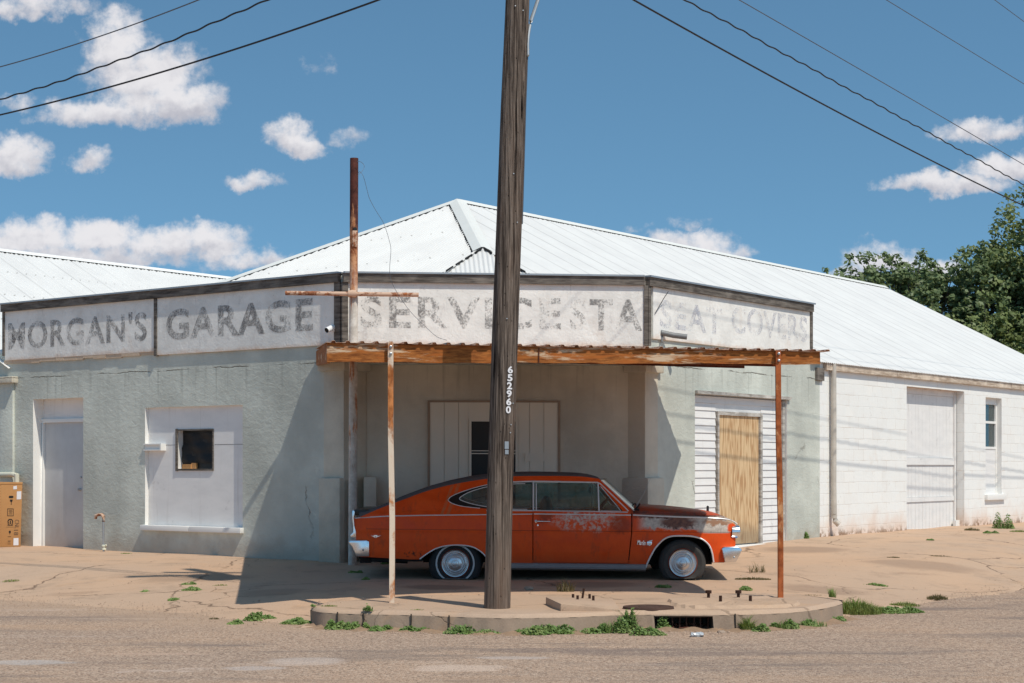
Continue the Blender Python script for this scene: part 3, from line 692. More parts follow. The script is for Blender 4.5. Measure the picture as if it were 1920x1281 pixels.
column('l', WL, (LL-.34, LL+.06), (.03, .0), .48, WL.z(650, 896), None)
column('r', WR, (-.02, .34), (.06, .06), .30, WR.z(1200, 896), None)
p = MB(); p.wbox(WB, -.02, .17, -.2, WB.z(690, 893), 0, .38); p.build('wheel_guard', M['stucco_warm'], B, bevel=.05)
# ceiling of the bay and lintel wall carrying the middle sign
lw = MB(); lw.wbox(WC, 0, LC, 2.98, ZT-.02, -.3, 0); lw.build('lintel_wall', M['stucco'], B)
# --- right wall: clapboard infill with plywood door
oR = (WR.t(1303), WR.t(1476), -.3, WR.z(1390, 744)); tW = WR.t(1537); tEnd = 20.7
holed(WR, 0, tW, -.35, ZT-.02, [oR], M['stucco'], 'stucco_wall', out=[(0, -.35), (tW, -.35), (tW, ZE), (WR.t(1518), ZE), (WR.t(1518), ZT-.02), (0, ZT-.02)])
rv = MB(); reveal(rv, WR, *oR, .10); rv.build('infill_reveal', M['white'], B)
OD = -.085
pd = (WR.t(1345, OD), WR.t(1421, OD), WR.z(1380, 1020, OD), WR.z(1380, 780, OD))
cl = MB(); z = .12; zt = oR[3]-.02; k = 0
cl.wbox(WR, oR[0]-.02, oR[1]+.02, .0, oR[3]+.02, OD-.09, OD-.055); cl.wbox(WR, pd[0]-.07, pd[1]+.09, pd[3]+.06, pd[3]+.22, OD-.05, OD-.001)
while z < zt:
    z1 = min(z+.118, zt)
    for ta, tb in (((oR[0], pd[0]-.07), (pd[1]+.09, oR[1])) if z < pd[3]+.08 else ((oR[0], oR[1]),)):
        P = WR.P; a0, a1 = OD-.002, OD+.013
        cl.hexa([P(ta, z, a1), P(tb, z, a1), P(tb, z, OD-.05), P(ta, z, OD-.05), P(ta, z1-.002, a0), P(tb, z1-.002, a0), P(tb, z1-.002, OD-.05), P(ta, z1-.002, OD-.05)],
                [(ta, z), (tb, z), (tb, z), (ta, z), (ta, z1), (tb, z1), (tb, z1), (ta, z1)])
    z = z1
clap = cl.build('clapboard_infill', M['boardw'], B)
hd = MB(); hd.wbox(WR, oR[0], oR[1]+.07, oR[3]-.0, oR[3]+.05, -.02, .05); hd.wbox(WR, oR[1]-.075, oR[1]-.02, .0, oR[3]-.02, OD+.0, OD+.05); hd.build('infill_trim', M['palewood'], clap)
pw = MB(); pw.wbox(WR, pd[0], pd[1], pd[2], pd[3], OD-.03, OD+.012); plyd = pw.build('plywood_door', M['ply'], B)
pf = MB(); pf.wbox(WR, pd[0]-.045, pd[0], pd[2]-.02, pd[3]+.06, OD-.04, OD+.04); pf.wbox(WR, pd[1]+.012, pd[1]+.085, pd[2]-.05, pd[3]+.06, OD-.04, OD+.045); pf.wbox(WR, pd[0], pd[1]+.012, pd[3], pd[3]+.06, OD-.04, OD+.042)
pf.build('door_frame', M['palewood'], plyd)
th = MB(); th.wbox(WR, pd[0]-.08, pd[1]+.02, pd[2]-.12, pd[2]-.02, OD-.04, .06); th.build('threshold', M['white'], plyd, bevel=.01)
# --- right wing: white painted block
dR = (WR.t(1700), WR.t(1808), .18, WR.z(1750, 729)); wR = (WR.t(1848), WR.t(1878), WR.z(1862, 927), WR.z(1862, 746))
holed(WR, tW, tEnd, -.35, ZE, [dR, wR], M['block'], 'block_wall')
RD = .22
rv = MB(); reveal(rv, WR, *dR, RD, True); rv.build('door_reveal', M['block'], B)
sdm = MB(); sdm.wbox(WR, dR[0]-.02, dR[1]-.05, .2, dR[3]+.02, -RD-.05, -RD+.0)
zA, zB = WR.z(1745, 864, -RD), WR.z(1745, 936, -RD)
for k in range(16):
    ta = lerp(dR[0]+.03, dR[1]-.09, k/16); tb = lerp(dR[0]+.03, dR[1]-.09, (k+1)/16)-.008
    sdm.wbox(WR, ta, tb, .22, zB-.05, -RD, -RD+.012); sdm.wbox(WR, ta, tb, zB+.05, zA-.09, -RD, -RD+.012)
    sdm.wbox(WR, ta, tb+.006, zA+.06, dR[3]-.12, -RD, -RD+.011)
wd = sdm.build('plank_door', M['boardw'], B)
rl = MB()
rl.wbox(WR, dR[0], dR[1]-.09, zA-.085, zA+.055, -RD, -RD+.04); rl.wbox(WR, dR[0], dR[1]-.09, zB-.045, zB+.045, -RD, -RD+.035); rl.wbox(WR, dR[0], dR[1]-.09, dR[3]-.115, dR[3], -RD, -RD+.03)
rl.wbox(WR, dR[1]-.087, dR[1]-.03, .2, dR[3], -RD, -RD+.05); rl.build('door_rail', M['boardw'], wd)
fl = MB(); fl.wbox(WR, dR[1]-.2, dR[1]+.02, .18, .36, -RD+.06, -RD+.12); fl.build('bent_flashing', M['white'], wd)
WDp = .13
rv = MB(); reveal(rv, WR, *wR, WDp, True); rv.build('window_reveal', M['white'], B)
wf = MB(); zl = WR.z(1862, 838, -WDp); zm = WR.z(1862, 793, -WDp)
for ta, tb, za, zb in ((wR[0], wR[0]+.03, wR[2], wR[3]), (wR[1]-.06, wR[1], wR[2], wR[3]), (wR[0]+.03, wR[1]-.06, wR[3]-.14, wR[3]), (wR[0]+.03, wR[1]-.06, zm-.02, zm+.03), (wR[0]+.03, wR[1]-.06, zl-.05, zl+.0)):
    wf.wbox(WR, ta, tb, za, zb, -WDp-.05, -WDp+.02)
win = wf.build('sash_window', M['white'], B)
wp = MB(); wp.wbox(WR, wR[0]+.02, wR[1]-.05, zl-.03, wR[3]-.1, -WDp-.04, -WDp-.015); wp.build('pane', M['pane'], win)
wk = MB(); wk.wbox(WR, wR[0]-.02, wR[1]+.0, wR[2], wR[3], -WDp-.4, -WDp-.3); wk.build('dark_room', M['darkint'], win)
wl = MB(); wl.wbox(WR, wR[0]+.03, wR[1]-.06, wR[2], zl-.05, -WDp-.05, -WDp+.005); wl.build('lower_board', M['boardw'], win)
ws = MB(); ws.wbox(WR, wR[0]-.06, wR[1]+.12, wR[2]-.12, wR[2], -.02, .07); ws.build('window_sill', M['white'], win, bevel=.008)
dp = MB(); tp = WR.t(1556); zb_ = WR.z(1556, 972)
dp.tube([WR.P(tp, 3.3, .07), WR.P(tp, 2.2, .075), WR.P(tp+.005, 1.2, .07), WR.P(tp+.005, zb_, .08)], .05, 10); dp.tube([WR.P(tp, zb_+.08, .08), WR.P(tp+.01, zb_-.05, .10), WR.P(tp+.05, zb_-.11, .15)], .053, 10)
dp.build('downpipe', plain('scuffed_downpipe_paint', lin(196, 186, 174), .6, .2, .3, 7), B, smooth=True)
tb_ = MB(); tb_.wbox(WR, WR.t(1528), WR.t(1541), WR.z(1535, 714), WR.z(1535, 690), -.02, .05); tb_.build('beam_end', M['greywood'], B)
eb = MB(); te = WR.t(1543)
for k in range(5):
    ta, tb = lerp(te, tEnd+.1, k/5), lerp(te, tEnd+.1, (k+1)/5)-.006; eb.wbox(WR, ta, tb, ZE-.15, ZE-.02, .004, .075+.004*(k % 2))
eb.build('eave_board', M['eavewood'], B)
# --- the sign band round the corner
def sign(w, pa, pb, ppx, py0, py1):
    t0, t1 = w.t(pa), w.t(pb); z0, z1 = w.z(ppx, py0), w.z(ppx, py1)
    m_ = MB(); P = w.P; o = .035
    m_.hexa([P(t0, z0, o), P(t1, z0, o), P(t1, z0, 0), P(t0, z0, 0), P(t0, z1, o), P(t1, z1, o), P(t1, z1, 0), P(t0, z1, 0)], [(0, 0), (1, 0), (1, 0), (0, 0), (0, 1), (1, 1), (1, 1), (0, 1)])
    return m_.build('sign_panel', M['sign'], B)
sg1 = sign(WL, 12.5, 293, 150, 668, 556); sg2 = sign(WL, 298, 637, 470, 656, 535)
sg3 = sign(WC, 652, 1209, 930, 648, 524); sg4 = sign(WR, 1221, 1515, 1368, 652, 545)
def words(w, par, body, pa, pb, p0, p1, matl, bold=.02, sp=1.):
    t0, t1 = w.t(pa), w.t(pb); z0, z1 = w.z(*p0), w.z(*p1); mb = MB()
    put_text(mb, body, lambda a, b: w.P(lerp(t0, t1, a), lerp(z0, z1, b), .0385), bold, 0, sp); return mb.build('lettering', matl, par)
words(WL, sg1, "MORGAN'S", 19, 279, (150, 648), (150, 594), M['paintbold'], .026, 1.1)
words(WL, sg2, "GARAGE", 315, 590, (450, 630), (450, 570), M['paintbold'], .032, 1.1)
words(WC, sg3, "SERVICE", 676, 1051, (860, 617), (860, 557), M['painttop'], .026, 1.18); words(WC, sg3, "STA", 1068, 1203, (1135, 621), (1135, 561), M['painttop'], .026, 1.18)
words(WR, sg4, "SEAT", 1233, 1350, (1290, 622), (1290, 570), M['paintblue'], .022, 1.08); words(WR, sg4, "COVERS", 1368, 1510, (1440, 634), (1440, 584), M['paintblue'], .022, 1.08)
bm_ = MB(); bh = .125
bm_.wbox(WL, -.03, LL+.0, ZT-bh, ZT, 0, .085); bm_.wbox(WC, .02, LC-.02, ZT-bh, ZT-.002, 0, .085); bm_.wbox(WR, .0, WR.t(1518), ZT-bh, ZT-.003, 0, .085)
bm_.build('top_beam', M['greywood'], B)
cp = MB()
cp.wbox(WL, -.05, LL+.02, ZT, ZT+.025, -.32, .11); cp.wbox(WC, .03, LC-.03, ZT+.001, ZT+.027, -.32, .11); cp.wbox(WR, -.01, WR.t(1519), ZT+.002, ZT+.028, -.32, .11)
cp.build('parapet_cap', M['galv'], B)
zs = 3.27
for w, ta, tb, za, o_ in [(w, w.t(pa), w.t(pb), w.z((pa+pb)/2, 668 if w is WL else 655), .055) for w, pa, pb in ((WL, 9, 12.4), (WL, 293.1, 298), (WR, 1515.1, 1519))]+[(WL, LL-.09, LL+.02, zs-.15, .06), (WC, .0, .10, zs-.15, .058), (WC, LC-.03, LC+.03, zs, .06), (WR, .0, .07, zs, .062)]:
    bt = MB(); bt.wbox(w, ta, tb, za, ZT-bh, 0, o_); bt.build('batten', M['greywood'], B)
dr = MB(); zq = WL.z(300, 660)
rr = random.Random(3); t = .0
while t < LL-.7:
    L_ = rr.uniform(.15, .5); dr.wbox(WL, t, min(t+L_, LL-.6), zq-.03-rr.uniform(0, .03), zq+.012, 0, .02+rr.uniform(0, .015)); t += L_
dr.build('mortar_drip_edge', plain('chipped_mortar', lin(200, 176, 152), .9, 0, .2, 12, .4), B)
# --- rear and end walls under the roof
CR = Vector((.145, 22.52, 0)); DA = Vector((-.8, .6, 0)); DB = Vector((.6, .8, 0)); WID = 5.65; LEN = 23.8; SLP = .52
rw = MB()
def PQ(a_, b_, z): return CR+DA*a_+DB*b_+Vector((0, 0, z))
rw.poly([PQ(0, LEN, -.3), PQ(2*WID, LEN, -.3), PQ(2*WID, LEN, ZE), PQ(WID, LEN, ZE+SLP*WID-.05), PQ(0, LEN, ZE)]); rw.poly([PQ(2*WID, .3, -.3), PQ(2*WID, LEN, -.3), PQ(2*WID, LEN, ZE), PQ(2*WID, .3, ZE)])
rw.build('rear_wall', M['block'], B)
# --- corrugated roof
def corrug(mb, org, ea, eb_, a0, a1, b0, bmax, slope, ze, pitch=.0762, amp=.010, rib=0, seg=6):
    n_ = int(round((a1-a0)/pitch*seg)); R0, R1 = [], []
    for i in range(n_+1):
        a_ = a0+(a1-a0)*i/n_; k = i % seg; w_ = math.cos(math.tau*i/seg)
        h_ = amp*w_*(1.9 if rib and (i//seg) % rib == 0 and w_ > 0 else 1)
        bm2 = max(bmax(a_), b0+.001)
        R0.append(org+ea*a_+eb_*b0+Vector((0, 0, ze+slope*b0+h_))); R1.append(org+ea*a_+eb_*bm2+Vector((0, 0, ze+slope*bm2+h_)))
    b_ = len(mb.v); mb.v += R0+R1; n1_ = n_+1
    for i in range(n_):
        a_, a2 = a0+(a1-a0)*i/n_, a0+(a1-a0)*(i+1)/n_; m1, m2 = max(bmax(a_), b0+.001), max(bmax(a2), b0+.001)
        mb.f.append((b_+i, b_+i+1, b_+n1_+i+1, b_+n1_+i)); mb.uv.append([(a_, b0), (a2, b0), (a2, m2), (a_, m1)]); mb.mi.append(0)
rf = MB(); ZR = ZE+.025
aP = WR.t(1518)+3.06; aP = 3.06+round((aP-3.06)/.0762)*.0762; corrug(rf, CR, DB, DA, 3.06, aP, .06, lambda a: min(a, WID), SLP, ZR); corrug(rf, CR, DB, DA, aP, LEN+.15, -.10, lambda a: min(a, WID), SLP, ZR)
corrug(rf, CR+DA*2*WID, DB, -DA, 0.0, LEN+.15, -.02, lambda a: min(a, WID), SLP, ZR)
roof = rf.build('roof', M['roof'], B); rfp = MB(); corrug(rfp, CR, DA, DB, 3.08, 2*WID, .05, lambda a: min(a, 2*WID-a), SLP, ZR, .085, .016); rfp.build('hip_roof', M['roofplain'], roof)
tr = MB(); ap = PQ(3.064, 3.064, ZR+SLP*3.064); e0, e1 = WC.P(0, ZE, 0), WC.P(LC, ZE, 0); nn = 60; R0, R1 = [], []
for i in range(nn*6+1):
    f = i/(nn*6); q = lerp(e0, e1, f); hgt = 1-abs(f-.5)*2; w_ = .011*math.cos(math.tau*i/6)
    top = Vector(((e0+e1)/2+(ap-(e0+e1)/2)*hgt)); top.x = q.x+hgt*(ap.x-(e0.x+e1.x)/2); top.y = lerp(q.y, ap.y+(q.y-(e0.y+e1.y)/2), hgt); top.z = lerp(ZE, ap.z, hgt)
    R0.append(q+Vector((0, 0, w_))); R1.append(top+Vector((0, 0, w_)))
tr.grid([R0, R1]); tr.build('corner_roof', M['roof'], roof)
A = PQ(WID, WID, ZR+SLP*WID); E = PQ(WID, LEN+.15, ZR+SLP*WID); rc = MB()
def capz(mb, p, q, wid, nl, nr, lift=.022):          # bent cap lying on the two slopes either side
    k = 30; d = q-p; up_ = Vector((0, 0, 1))
    rows = []
    for i in range(k+1):
        c = p+d*i/k; rows.append([c+nl*wid+up_*lift, c+nl*wid*.15+up_*(lift+.018), c+nr*wid*.15+up_*(lift+.018), c+nr*wid+up_*lift])
    mb.grid(rows)
vR = (-DA+Vector((0, 0, -SLP))).normalized(); vL = (DA+Vector((0, 0, -SLP))).normalized(); vF = (-DB+Vector((0, 0, -SLP))).normalized()
capz(rc, A, E, .16, vL, vR)
dz_ = Vector((0, 0, -SLP)); hF = (-DA-DB+dz_).normalized(); hLf = (DA+DB+dz_).normalized(); kF = (DA-DB+dz_).normalized(); kR = (-DA+DB+dz_).normalized()
capz(rc, PQ(2*WID-.3, .3, ZR+SLP*.3), A, .17, hLf, hF)
capz(rc, ap, A, .17, kF, kR)
rc.build('ridge_cap', plain('white_flashing', (.74, .725, .68), .6, 0, .06, 3), roof)
cl_ = MB(); rr = random.Random(5)
def gap_dashes(p, q, v_, off, n_, gap=.5, up=.008):    # dark dashes on a rod, standing for the shaded gaps under the cap
    d = (q-p); s_ = d.normalized(); cl_.tube([p+v_*(off-.045)+Vector((0, 0, up-.004)), q+v_*(off-.045)+Vector((0, 0, up-.004))], .006, 4)
    for i in range(n_):
        c = p+d*((i+.5)/n_)+v_*off+Vector((0, 0, up)); hl = d.length/n_*gap/2
        cl_.box((0, 0, 0), (0, 0, 0)); b = len(cl_.v)-8; nn_ = s_.cross(v_).normalized(); vv = nn_.cross(s_); cl_.tube([c+v_*-.05, c], .005, 4)
        for j, (x, y, z) in enumerate(((-1, -1, -1), (1, -1, -1), (1, 1, -1), (-1, 1, -1), (-1, -1, 1), (1, -1, 1), (1, 1, 1), (-1, 1, 1))):
            cl_.v[b+j] = c+s_*hl*x+vv*.012*y+nn_*.008*z
gap_dashes(PQ(2*WID-.4, .4, ZR+SLP*.4), A, hF, .178, 29, .62)
cl_.build('cap_gap_shade', M['darkint'], roof); cl_ = MB(); gap_dashes(A, E, vR, .168, 110, .6)
cl_.build('cap_gap_shade', M['darkint'], roof); cl_ = MB()
gap_dashes(ap, A, kF, .178, 26, .55)
cl_.build('cap_gap_shade', M['darkint'], roof); cl_ = MB(); gap_dashes(ap+Vector((0, -.02, .0)), e0+Vector((0, 0, .02)), Vector((0, 0, 1)), .006, 14, .7); gap_dashes(ap+Vector((0, -.02, 0)), e1+Vector((0, 0, .02)), Vector((0, 0, 1)), .006, 14, .7)
cl_.build('cap_gap_shade', M['darkint'], roof)

# ================================================================ neighbouring gabled building on the left
N = thing('neighbouring_building', (-11, 31, 0), 'white ridged metal roof and grey wall joined to the left end of the garage', 'building')
nb = MB(); W2 = 5.17; zN = 3.3; sN = .526
nb.tess([rect(-2*W2, 0, -.35, 3.45)], lambda t, z: WL.P(t, z, -.015)); nb.build('wall', M['stucco'], N)
ng = MB(); ng.poly([WL.P(-2*W2, 3.4, -.05), WL.P(0, 3.4, -.05), WL.P(-W2, zN+sN*W2-.06, -.05)]); ng.build('gable', M['boardw'], N)
pil = MB(); pil.wbox(WL, WL.t(4), WL.t(28), -.3, WL.z(15, 719), -.0, .05); pc = pil.build('pilaster', M['stucco'], N, bevel=.01)
pcap = MB(); pcap.wbox(WL, WL.t(4)-.5, WL.t(34), WL.z(15, 719), WL.z(15, 707), 0, .13); pcap.build('capital', M['stucco_warm'], pc, bevel=.012)
nr_ = MB(); NO = CR+DA*2*WID
corrug(nr_, NO, DB, DA, -.1, 24, -.25, lambda a: W2, sN, zN+.02, .115, .015, rib=0)
corrug(nr_, NO+DA*2*W2, DB, -DA, -.1, 24, -.25, lambda a: W2, sN, zN+.02, rib=9)
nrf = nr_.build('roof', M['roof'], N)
nc = MB(); p0 = NO+DA*W2+DB*-.1+Vector((0, 0, zN+.02+sN*W2)); p1 = p0+DB*24.1
vr2 = (-DA+Vector((0, 0, -sN))).normalized(); vl2 = (DA+Vector((0, 0, -sN))).normalized(); capz(nc, p0, p1, .15, vl2, vr2); nc.build('ridge_cap', M['white'], nrf)
cl_ = MB(); gap_dashes(p0, p1, vr2, .158, 110, .6); cl_.build('cap_gap_shade', M['darkint'], nrf)
nt_ = MB(); nt_.box((0, 0, 0), (.3, .2, .12)); q = WL.P(WL.t(247), 0, -2.2); nt_.v = [v+Vector((q.x, q.y, 4.42)) for v in nt_.v]; nt_.build('roof_vent', M['white'], roof)
# ================================================================ the orange fastback coupe (drawn in its own side elevation, then given its width)
CD, CWD = 21.8, 1.95                                # near side's distance, car width
S0 = CD/F
CAR = thing('parked_car', ((1022-CX)*S0, CD+CWD/2, 0), 'weathered orange red fastback coupe with black roof and flat tyres parked under the rusty canopy', 'car')
def K(u, v, w=0):                                   # u,v on the elevation grid, w metres in from the near side
    D = CD+w; return Vector(((u-CX)/F*D, D, ZC+(CY-v)/F*D))
def KF(u, v, w=0):                                  # the same point of the far side
    p = K(u, v, w); return Vector((p.x, 2*(CD+CWD/2)-p.y, p.z))
def KW(u, v, w):                                    # true elevation position of the near side, moved w in
    p = K(u, v, 0); return Vector((p.x, CD+w, p.z))
wv_ = itp([(950, .05), (958, .045), (964, .03), (970, .018), (985, .006), (995, .0), (997, .006), (1015, .010), (1035, .022), (1055, .048), (1070, .085)])
def wside(u, v):
    w = wv_(v)
    if u < 715: w += ((715-u)/52)**2*.07
    if u > 1325: w += ((u-1325)/62)**2*.11
    return w
PAINT = 'PAINT'
def carpaint(n):
    co = n.coord(); x, y, z = n.xyz(co)
    # back to elevation units so that the worn patches sit where they are on the real car
    u = n.m('ADD', n.m('DIVIDE', x, S0), 1022.); v = n.m('SUBTRACT', 875., n.m('DIVIDE', n.m('SUBTRACT', z, ZC), S0))
    top = n.m('SUBTRACT', y, -CWD/2)
    n1 = n.noise(co, 5, 7, .68); n2 = n.noise(co, 22, 5, .7); n3 = n.noise(n.map(co, scale=(1, 1, 2)), 3, 6, .65)
    orange = n.mix(n.rng(n1, .3, .7), (.70, .066, .006), (.80, .092, .008))
    orange = n.mix(n.rng(n3, .52, .72, 0, .45), orange, (.62, .062, .006))
    orange = n.mix(n.rng(n.vor(co, 16), .02, .05, .6, 0), orange, (.12, .03, .015)); orange = n.mix(n.rng(n.vor(n.map(co, loc=(3, 1, 2)), 7), .02, .045, .6, 0), orange, (.10, .03, .016)); orange = n.mix(n.m('MULTIPLY', n.rng(n.noise(n.map(co, scale=(1.5, 1, .6)), 4.5, 8, .75), .54, .66), .45), orange, (.34, .06, .022))
    grey = n.mix(n.rng(n2, .35, .65), lin(172, 160, 150), lin(206, 194, 182)); brown = n.mix(n.rng(n2, .35, .65), lin(74, 34, 26), lin(112, 58, 32)); tan = lin(150, 100, 62)
    pink = n.mix(n.rng(n2, .4, .6), lin(214, 92, 66), lin(206, 186, 170))
    wob = n.m('ADD', n.m('MULTIPLY', n.m('SUBTRACT', n1, .5), 34), n.m('MULTIPLY', n.m('SUBTRACT', n2, .5), 22))
    def ell(cu, cv, ru, rv, soft=.25, k=1.):
        a = n.m('DIVIDE', n.m('SUBTRACT', u, cu), ru); b = n.m('DIVIDE', n.m('ADD', n.m('SUBTRACT', v, cv), wob), rv)
        return n.rng(n.m('ADD', n.m('MULTIPLY', a, a), n.m('MULTIPLY', b, b)), 1-soft, 1+soft, k, 0)
    col = n.mix(n.m('MULTIPLY', ell(1098, 979, 62, 18, .6), n.rng(n2, .42, .58, 0, .85)), orange, pink)
    col = n.mix(n.m('MULTIPLY', ell(1100, 970, 54, 7, .7), n.rng(n2, .35, .6, .1, .8)), col, grey)
    col = n.mix(n.m('MULTIPLY', ell(1165, 985, 22, 16, .9), .55), col, brown); col = n.mix(n.m('MULTIPLY', ell(1024, 969, 14, 6, .9), .6), col, brown)
    lowb = n.rng(n.m('ADD', v, n.m('MULTIPLY', wob, .0)), 999, 1001, 1, 0)
    fen = n.m('MULTIPLY', n.rng(u, 1190, 1215), lowb)
    col = n.mix(n.m('MULTIPLY', fen, n.rng(n.m('ADD', v, n.m('MULTIPLY', wob, .75)), 989, 996, 1, 0)), col, grey)
    col = n.mix(n.m('MULTIPLY', ell(1352, 990, 44, 17, .3), lowb), col, grey)
    col = n.mix(ell(1378, 992, 13, 13, .4), col, orange)
    col = n.mix(n.m('MULTIPLY', n.rng(u, 1178, 1200), n.rng(n.m('ADD', v, n.m('MULTIPLY', wob, .55)), 968, 975, 1, 0)), col, brown)
    col = n.mix(n.m('MULTIPLY', ell(1272, 980, 34, 11, .5), .9), col, brown)
    col = n.mix(n.m('MULTIPLY', ell(1345, 981, 26, 6, .6), .8), col, tan)
    hood = n.m('MULTIPLY', n.rng(u, 1176, 1190), n.rng(v, 966.5, 968, 1, 0))
    hoodc = n.mix(n.rng(n.m('ADD', n1, n.m('MULTIPLY', n.m('SUBTRACT', n2, .5), .3)), .42, .60), n.mix(n2, lin(104, 54, 42), lin(142, 76, 56)), lin(168, 66, 38))
    hoodc = n.mix(n.rng(n.m('ADD', u, wob), 1300, 1345), hoodc, (.48, .065, .018))
    col = n.mix(hood, col, hoodc)
    # old tape marks on the sail panel
    for cu, wd_ in ((838, 3.5), (849, 4)):
        s_ = n.m('SUBTRACT', u, n.m('ADD', cu, n.m('MULTIPLY', n.m('SUBTRACT', 937, v), .35)))
        f = n.m('MULTIPLY', n.rng(n.m('ABSOLUTE', s_), wd_*.6, wd_, 1, 0), n.m('MULTIPLY', n.rng(v, 966, 964), n.rng(n2, .3, .55)))
        col = n.mix(n.m('MULTIPLY', f, .6), col, lin(178, 116, 76))
    rb = n.m('MULTIPLY', ell(775, 1042, 22, 5, .6), n.rng(n2, .5, .6)); col = n.mix(rb, col, (.03, .015, .01))
    dark_line = n.m('MULTIPLY', n.rng(n.m('ABSOLUTE', n.m('SUBTRACT', v, n.m('ADD', 995.0, n.m('MULTIPLY', n.m('SUBTRACT', u, 1000), .010)))), .25, .8, 1, 0), n.rng(u, 684, 690))
    col = n.mix(n.m('MULTIPLY', dark_line, .65), col, (.09, .018, .01))  # dark line painted along the crease of the body side
    grime = n.m('MULTIPLY', n.rng(n.m('ADD', v, n.m('MULTIPLY', wob, .6)), 1030, 1062), .35); col = n.mix(grime, col, (.24, .07, .035))
    return {'Base Color': col, 'Roughness': n.rng(n1, .3, .7, .36, .58), 'Specular IOR Level': .28, 'Normal': n.bump(n.m('ADD', n.noise(co, 2.2, 2), n.m('MULTIPLY', n2, .06)), .06, .02)}
M['paint'] = mat('sun_faded_orange_car_paint', carpaint)

ARCH_R = crv([(787, 1049), (793, 1044.5), (803, 1037.5), (815, 1030.5), (828, 1026), (842, 1023.6), (857, 1022.8), (872, 1023.6), (886, 1026.4), (898, 1032.5), (907, 1040), (913, 1048), (917, 1056)], 5)
ARCH_F = crv([(1210, 1066), (1217, 1050), (1226, 1033), (1231, 1026), (1240, 1016), (1250, 1009.3), (1262, 1006.2), (1283, 1005.8), (1299, 1007), (1314, 1011), (1324, 1017.5), (1331, 1026), (1335.5, 1039), (1338, 1055)], 5)
seamu = itp([(950, 1183.5), (965, 1184.2), (982, 1184.6), (1000, 1184.2), (1020, 1182), (1057, 1178)])
rearu = itp([(966, 668), (972, 664.5), (985, 663.2), (1000, 666), (1012, 668), (1046, 672)])
noseu = itp([(970, 1368), (975, 1374), (982, 1379.5), (990, 1381.5), (1000, 1381), (1010, 1380), (1022, 1380), (1040, 1372), (1055, 1360)])
belt = itp([(660, 972.2), (672, 970.6), (730, 967.4), (800, 966), (912, 964.7), (1000, 963.6)])
botq = itp([(660, 1044), (692, 1045), (770, 1049)]+ARCH_R+[(918, 1056.5), (1000, 1057)])
botf = itp([(1170, 1058), (1211, 1059)]+[p for p in ARCH_F if p[0] > 1213]+[(1340, 1055), (1400, 1054)])
topf = itp([(1178, 962), (1190, 963.5), (1230, 966), (1266, 967.7), (1330, 970), (1352, 971.2), (1366, 973), (1376, 977), (1383, 982), (1388, 988)])
def both(mb, fn, nu, nv):                           # a skin on the near and on the far side
    for k in (K, KF):
        rows = []
        for j in range(nv+1):
            row = []
            for i in range(nu+1):
                u, v, w = fn(i/nu, j/nv); row.append(k(u, v, w))
            rows.append(row)
        mb.grid(rows)
def fq(a, b):
    u0 = lerp(664, 998.4, a); v = lerp(botq(u0), belt(u0), b); u = lerp(rearu(v), 998.4, a) if a < .2 else u0
    if a < .2: u = lerp(rearu(v), 998.4, 0)*(1-a/.2)+lerp(664, 998.4, .2)*(a/.2)
    return u, v, wside(u, v)
def ff(a, b):
    u0 = lerp(1180, 1386, a); v = lerp(botf(u0), topf(u0), b); l, r_ = seamu(v)+1.1, noseu(v)
    u = u0+(l-1180)*max(0, 1-a/.15)+(r_-1387)*ss(.72, 1, a)
    return u, v, wside(u, v)
body = MB(); both(body, fq, 150, 24); both(body, ff, 120, 24)
# rocker and the hidden shell behind the door gaps
def frk(a, b):
    u = lerp(917, 1211, a); return u, lerp(1060, 1050, b), wside(u, lerp(1060, 1050, b))+.014
both(body, frk, 20, 3)
# hood: fender crown, valley, hood edge, crowned middle
hoodz = itp([(1184, 948.5), (1209, 949.2), (1258, 952), (1299, 956), (1329, 960), (1348, 963.5), (1362, 968), (1372, 973), (1382, 982), (1390, 990)])
def hood_row(u):
    f, h_ = topf(u), hoodz(u); k = ss(1390, 1340, u); e = min(f, max(h_+5, f-6*k))
    prof = [(wside(u, f), f), (.06, f-.6), (.10, f-1.0), (.15, f-.4), (.19, f+.6*k), (.205, f+.2*k), (.215, e), (.26, lerp(e, h_, .45)), (.40, lerp(e, h_, .85)), (.65, h_+.6), (.80, h_-.8*k), (.95, h_-.9*k)]
    near = [KW(u, v, w) for w, v in prof]; return near+[Vector((p.x, 2*(CD+CWD/2)-p.y, p.z)) for p in near[::-1]]
body.grid([hood_row(u) for u in [lerp(1184, 1374, i/50) for i in range(51)]])
# nose and tail panels
def across(us, vs, n_=14, rnd=0):
    rows = []
    for u, v in zip(us, vs):
        w0 = wside(u, v); row = []
        for i in range(n_+1):
            w = lerp(w0, CWD-w0, i/n_); row.append(KW(u+rnd*math.sin(math.pi*i/n_), v, w))
        rows.append(row)
    return rows
body.grid(across([noseu(v) for v in (1055, 1040, 1022, 1010)], (1055, 1040, 1022, 1010)))
body.grid(across([rearu(v) for v in (972, 985, 1000, 1012, 1045)], (972, 985, 1000, 1012, 1045)))
